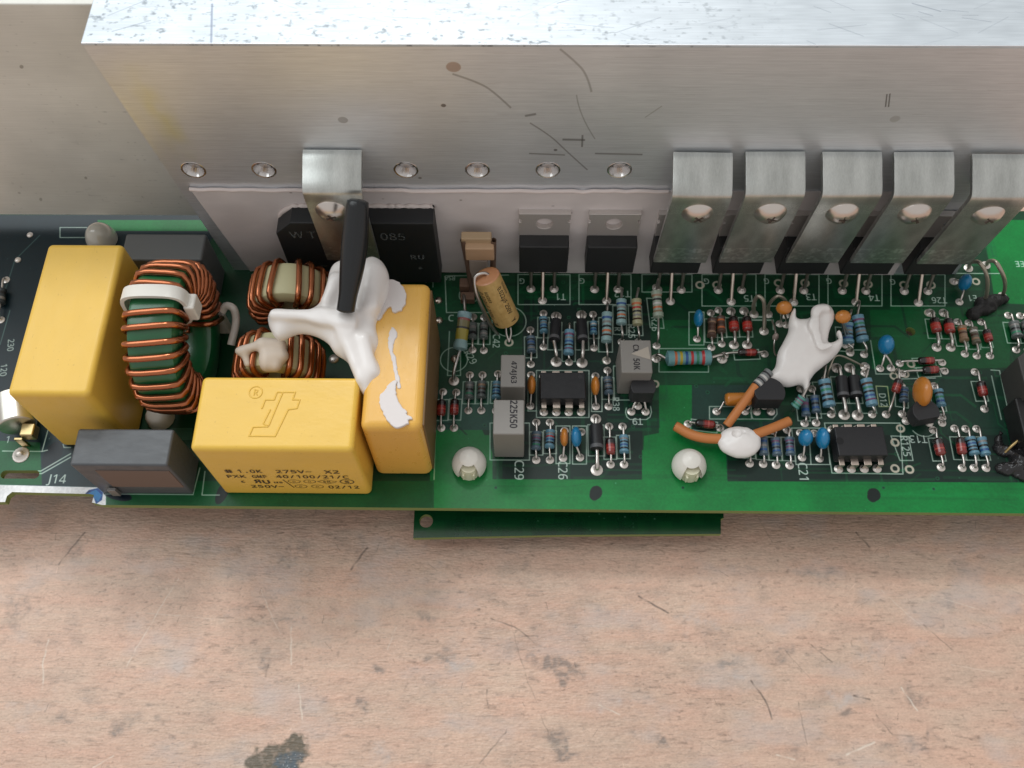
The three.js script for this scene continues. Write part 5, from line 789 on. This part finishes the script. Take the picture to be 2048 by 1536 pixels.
    for (let n = 0; n < 26; n++) { const x = rr(860, 2030), y = rr(545, 600); g.strokeStyle = `rgba(4,${n % 2 ? 92 : 134},${n % 2 ? 42 : 62},.28)`; g.lineWidth = rr(2, 5); g.beginPath(); g.moveTo(x, y); g.lineTo(x + rr(40, 200), y); g.lineTo(x + rr(200, 240), y + rr(-24, 24)); g.stroke(); }
    for (let n = 0; n < 70; n++) { const x = rr(820, 2040), y = rr(170, 590); g.strokeStyle = 'rgba(30,120,74,.55)'; g.fillStyle = 'rgba(6,34,24,.7)'; g.lineWidth = 1.6; g.beginPath(); g.arc(x, y, 2.6, 0, 7); g.fill(); g.stroke(); }
    // white print strip and blue ink at the notch
    region([[-60, 968], [212, 975], [212, 1015], [-60, 1015]], 'rgb(232,234,236)')(g); region([[168, 990], [178, 980], [196, 976], [206, 985], [204, 1000], [192, 1008], [186, 990]], 'rgb(18,70,140)')(g); region([[176, 986], [192, 979], [204, 990], [196, 1004], [188, 996]], 'rgb(36,120,180)')(g); region([[170, 988], [178, 981], [182, 984]], 'rgb(14,30,90)')(g);
    // marker spots
    const spot = (x, y, rx, rz, c) => { const p = cv(B(x, y)); g.fillStyle = c; g.beginPath(); g.ellipse(p[0], p[1], rx * BS, rz * BS, .25, 0, 7); g.fill(); };
    for (const [x, y, a, b] of [[1192, 985, 1.2, 1.4], [1748, 989, 1.25, 1.3], [445, 985, 1.1, 2.4]]) { spot(x, y, a, b, 'rgb(14,28,26)'); spot(x - 3, y + 5, a * .8, b * .8, 'rgb(14,28,26)'); }
    spot(105, 910, 1.8, 3, 'rgb(8,22,30)'); spot(235, 990, 3, 1, 'rgb(6,22,34)');
    const img = g.getImageData(0, 0, w, hpx), d = img.data;
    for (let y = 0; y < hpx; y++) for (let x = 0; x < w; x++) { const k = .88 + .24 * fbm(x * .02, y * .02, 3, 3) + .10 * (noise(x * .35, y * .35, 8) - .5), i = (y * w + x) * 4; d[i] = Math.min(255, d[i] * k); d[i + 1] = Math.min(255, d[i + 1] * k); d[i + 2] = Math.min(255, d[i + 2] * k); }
    g.putImageData(img, 0, 0);
    for (let n = 0; n < 140; n++) { g.fillStyle = `rgba(190,205,190,${rr(.15, .6)})`; const s = rr(.8, 2); g.fillRect(rr(0, w), rr(60, hpx), s, s * rr(.6, 1.6)); }
    for (const f of silk) f(g);
  });
  const t = thing('circuit_board', 'long green printed circuit board full of electronic parts before the heatsink', 'circuit board', V3(0, 0, 0));
  const fl = (px, py) => { const p = B(px, py); return new THREE.Vector2(p.x, -p.z); };
  const zf = -27.0, e0 = fl(217, 1010), e1 = fl(2048, 1027);
  const slope = (e1.y - e0.y) / (e1.x - e0.x), ed = (x) => new THREE.Vector2(x, e0.y + slope * (x - e0.x));
  const n1 = fl(212, 984), s = new THREE.Shape([new THREE.Vector2(-116.5, 44), new THREE.Vector2(118, 44), ed(118), ed(fl(205, 1006).x), fl(184, 1005), fl(188, 990), fl(180, 988), fl(24, 984), fl(14, 992), fl(10, 1004), fl(-20, 1004), new THREE.Vector2(-116.5, fl(-20, 1004).y)]);
  const slot = new THREE.Path(); { const a = fl(10, 949), b = fl(70, 949); slot.absarc(a.x, a.y, .85, Math.PI / 2, Math.PI * 1.5, false); slot.absarc(b.x, b.y, .85, -Math.PI / 2, Math.PI / 2, false); slot.closePath(); } s.holes.push(slot);
  { const h = fl(1821, 663); s.holes.push(new THREE.Path().absarc(h.x, h.y, 1.0, 0, TAU)); }
  const g = new THREE.ExtrudeGeometry(s, { depth: 1.55, bevelEnabled: false, curveSegments: 16 }), p = g.attributes.position, u = g.attributes.uv;
  for (let i = 0; i < p.count; i++) u.setXY(i, (p.getX(i) - BX0) * BS / w, 1 - (-p.getY(i) - BZ0) * BS / hpx);
  g.rotateX(-Math.PI / 2).translate(0, -1.55, 0);
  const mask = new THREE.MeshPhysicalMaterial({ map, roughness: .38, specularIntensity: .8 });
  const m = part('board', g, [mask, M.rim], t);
  // small board below
  const P = [[826, 1010], [1447, 1010], [1447, 1037], [1441, 1039], [1441, 1069], [1130, 1070], [826, 1075]].map((q) => B(...q, -7)), lo = V3(12, -7, 20), s2 = new THREE.Shape([new THREE.Vector2(P[0].x - lo.x, -(8 - lo.z)), new THREE.Vector2(P[1].x - lo.x, -(8 - lo.z)), ...P.slice(2).map((q) => new THREE.Vector2(q.x - lo.x, -(q.z - lo.z)))]);
  const hh = B(852, 1041, -7); s2.holes.push(new THREE.Path().absarc(hh.x - lo.x, -(hh.z - lo.z), 1.35, 0, TAU));
  const t2 = thing('small_circuit_board', 'small dark green daughter board peeking out under the main board', 'circuit board', lo);
  const mk = canvasTex(512, 128, (c) => { c.fillStyle = 'rgb(8,62,32)'; c.fillRect(0, 0, 512, 128); for (let n = 0; n < 300; n++) { c.fillStyle = `rgba(${n % 2 ? '14,90,44' : '6,36,22'},.12)`; c.fillRect(rr(0, 512), rr(0, 128), rr(8, 50), rr(4, 20)); } for (let n = 0; n < 30; n++) { c.fillStyle = `rgba(190,210,195,${rr(.2, .7)})`; c.fillRect(rr(200, 420), rr(60, 120), rr(.8, 3), 1); } });
  const g2 = new THREE.ExtrudeGeometry(s2, { depth: 1.2, bevelEnabled: false }), p2 = g2.attributes.position, u2 = g2.attributes.uv; for (let i = 0; i < p2.count; i++) u2.setXY(i, (p2.getX(i) + 34) / 68, (p2.getY(i) + 10) / 24);
  g2.rotateX(-Math.PI / 2).translate(0, -1.2, 0);
  part('board', g2, [new THREE.MeshPhysicalMaterial({ map: mk, roughness: .25, clearcoat: .4, clearcoatRoughness: .1 }), M.rim], t2);
  for (const x of [-24, -14, 0, 12, 24]) part('header_pin', cyl(.4, .4, 5.3, x, .02, -9, 8), M.tin, t2);
  t2.rotation.z = 0.012;
}
renderer.render(scene, camera);
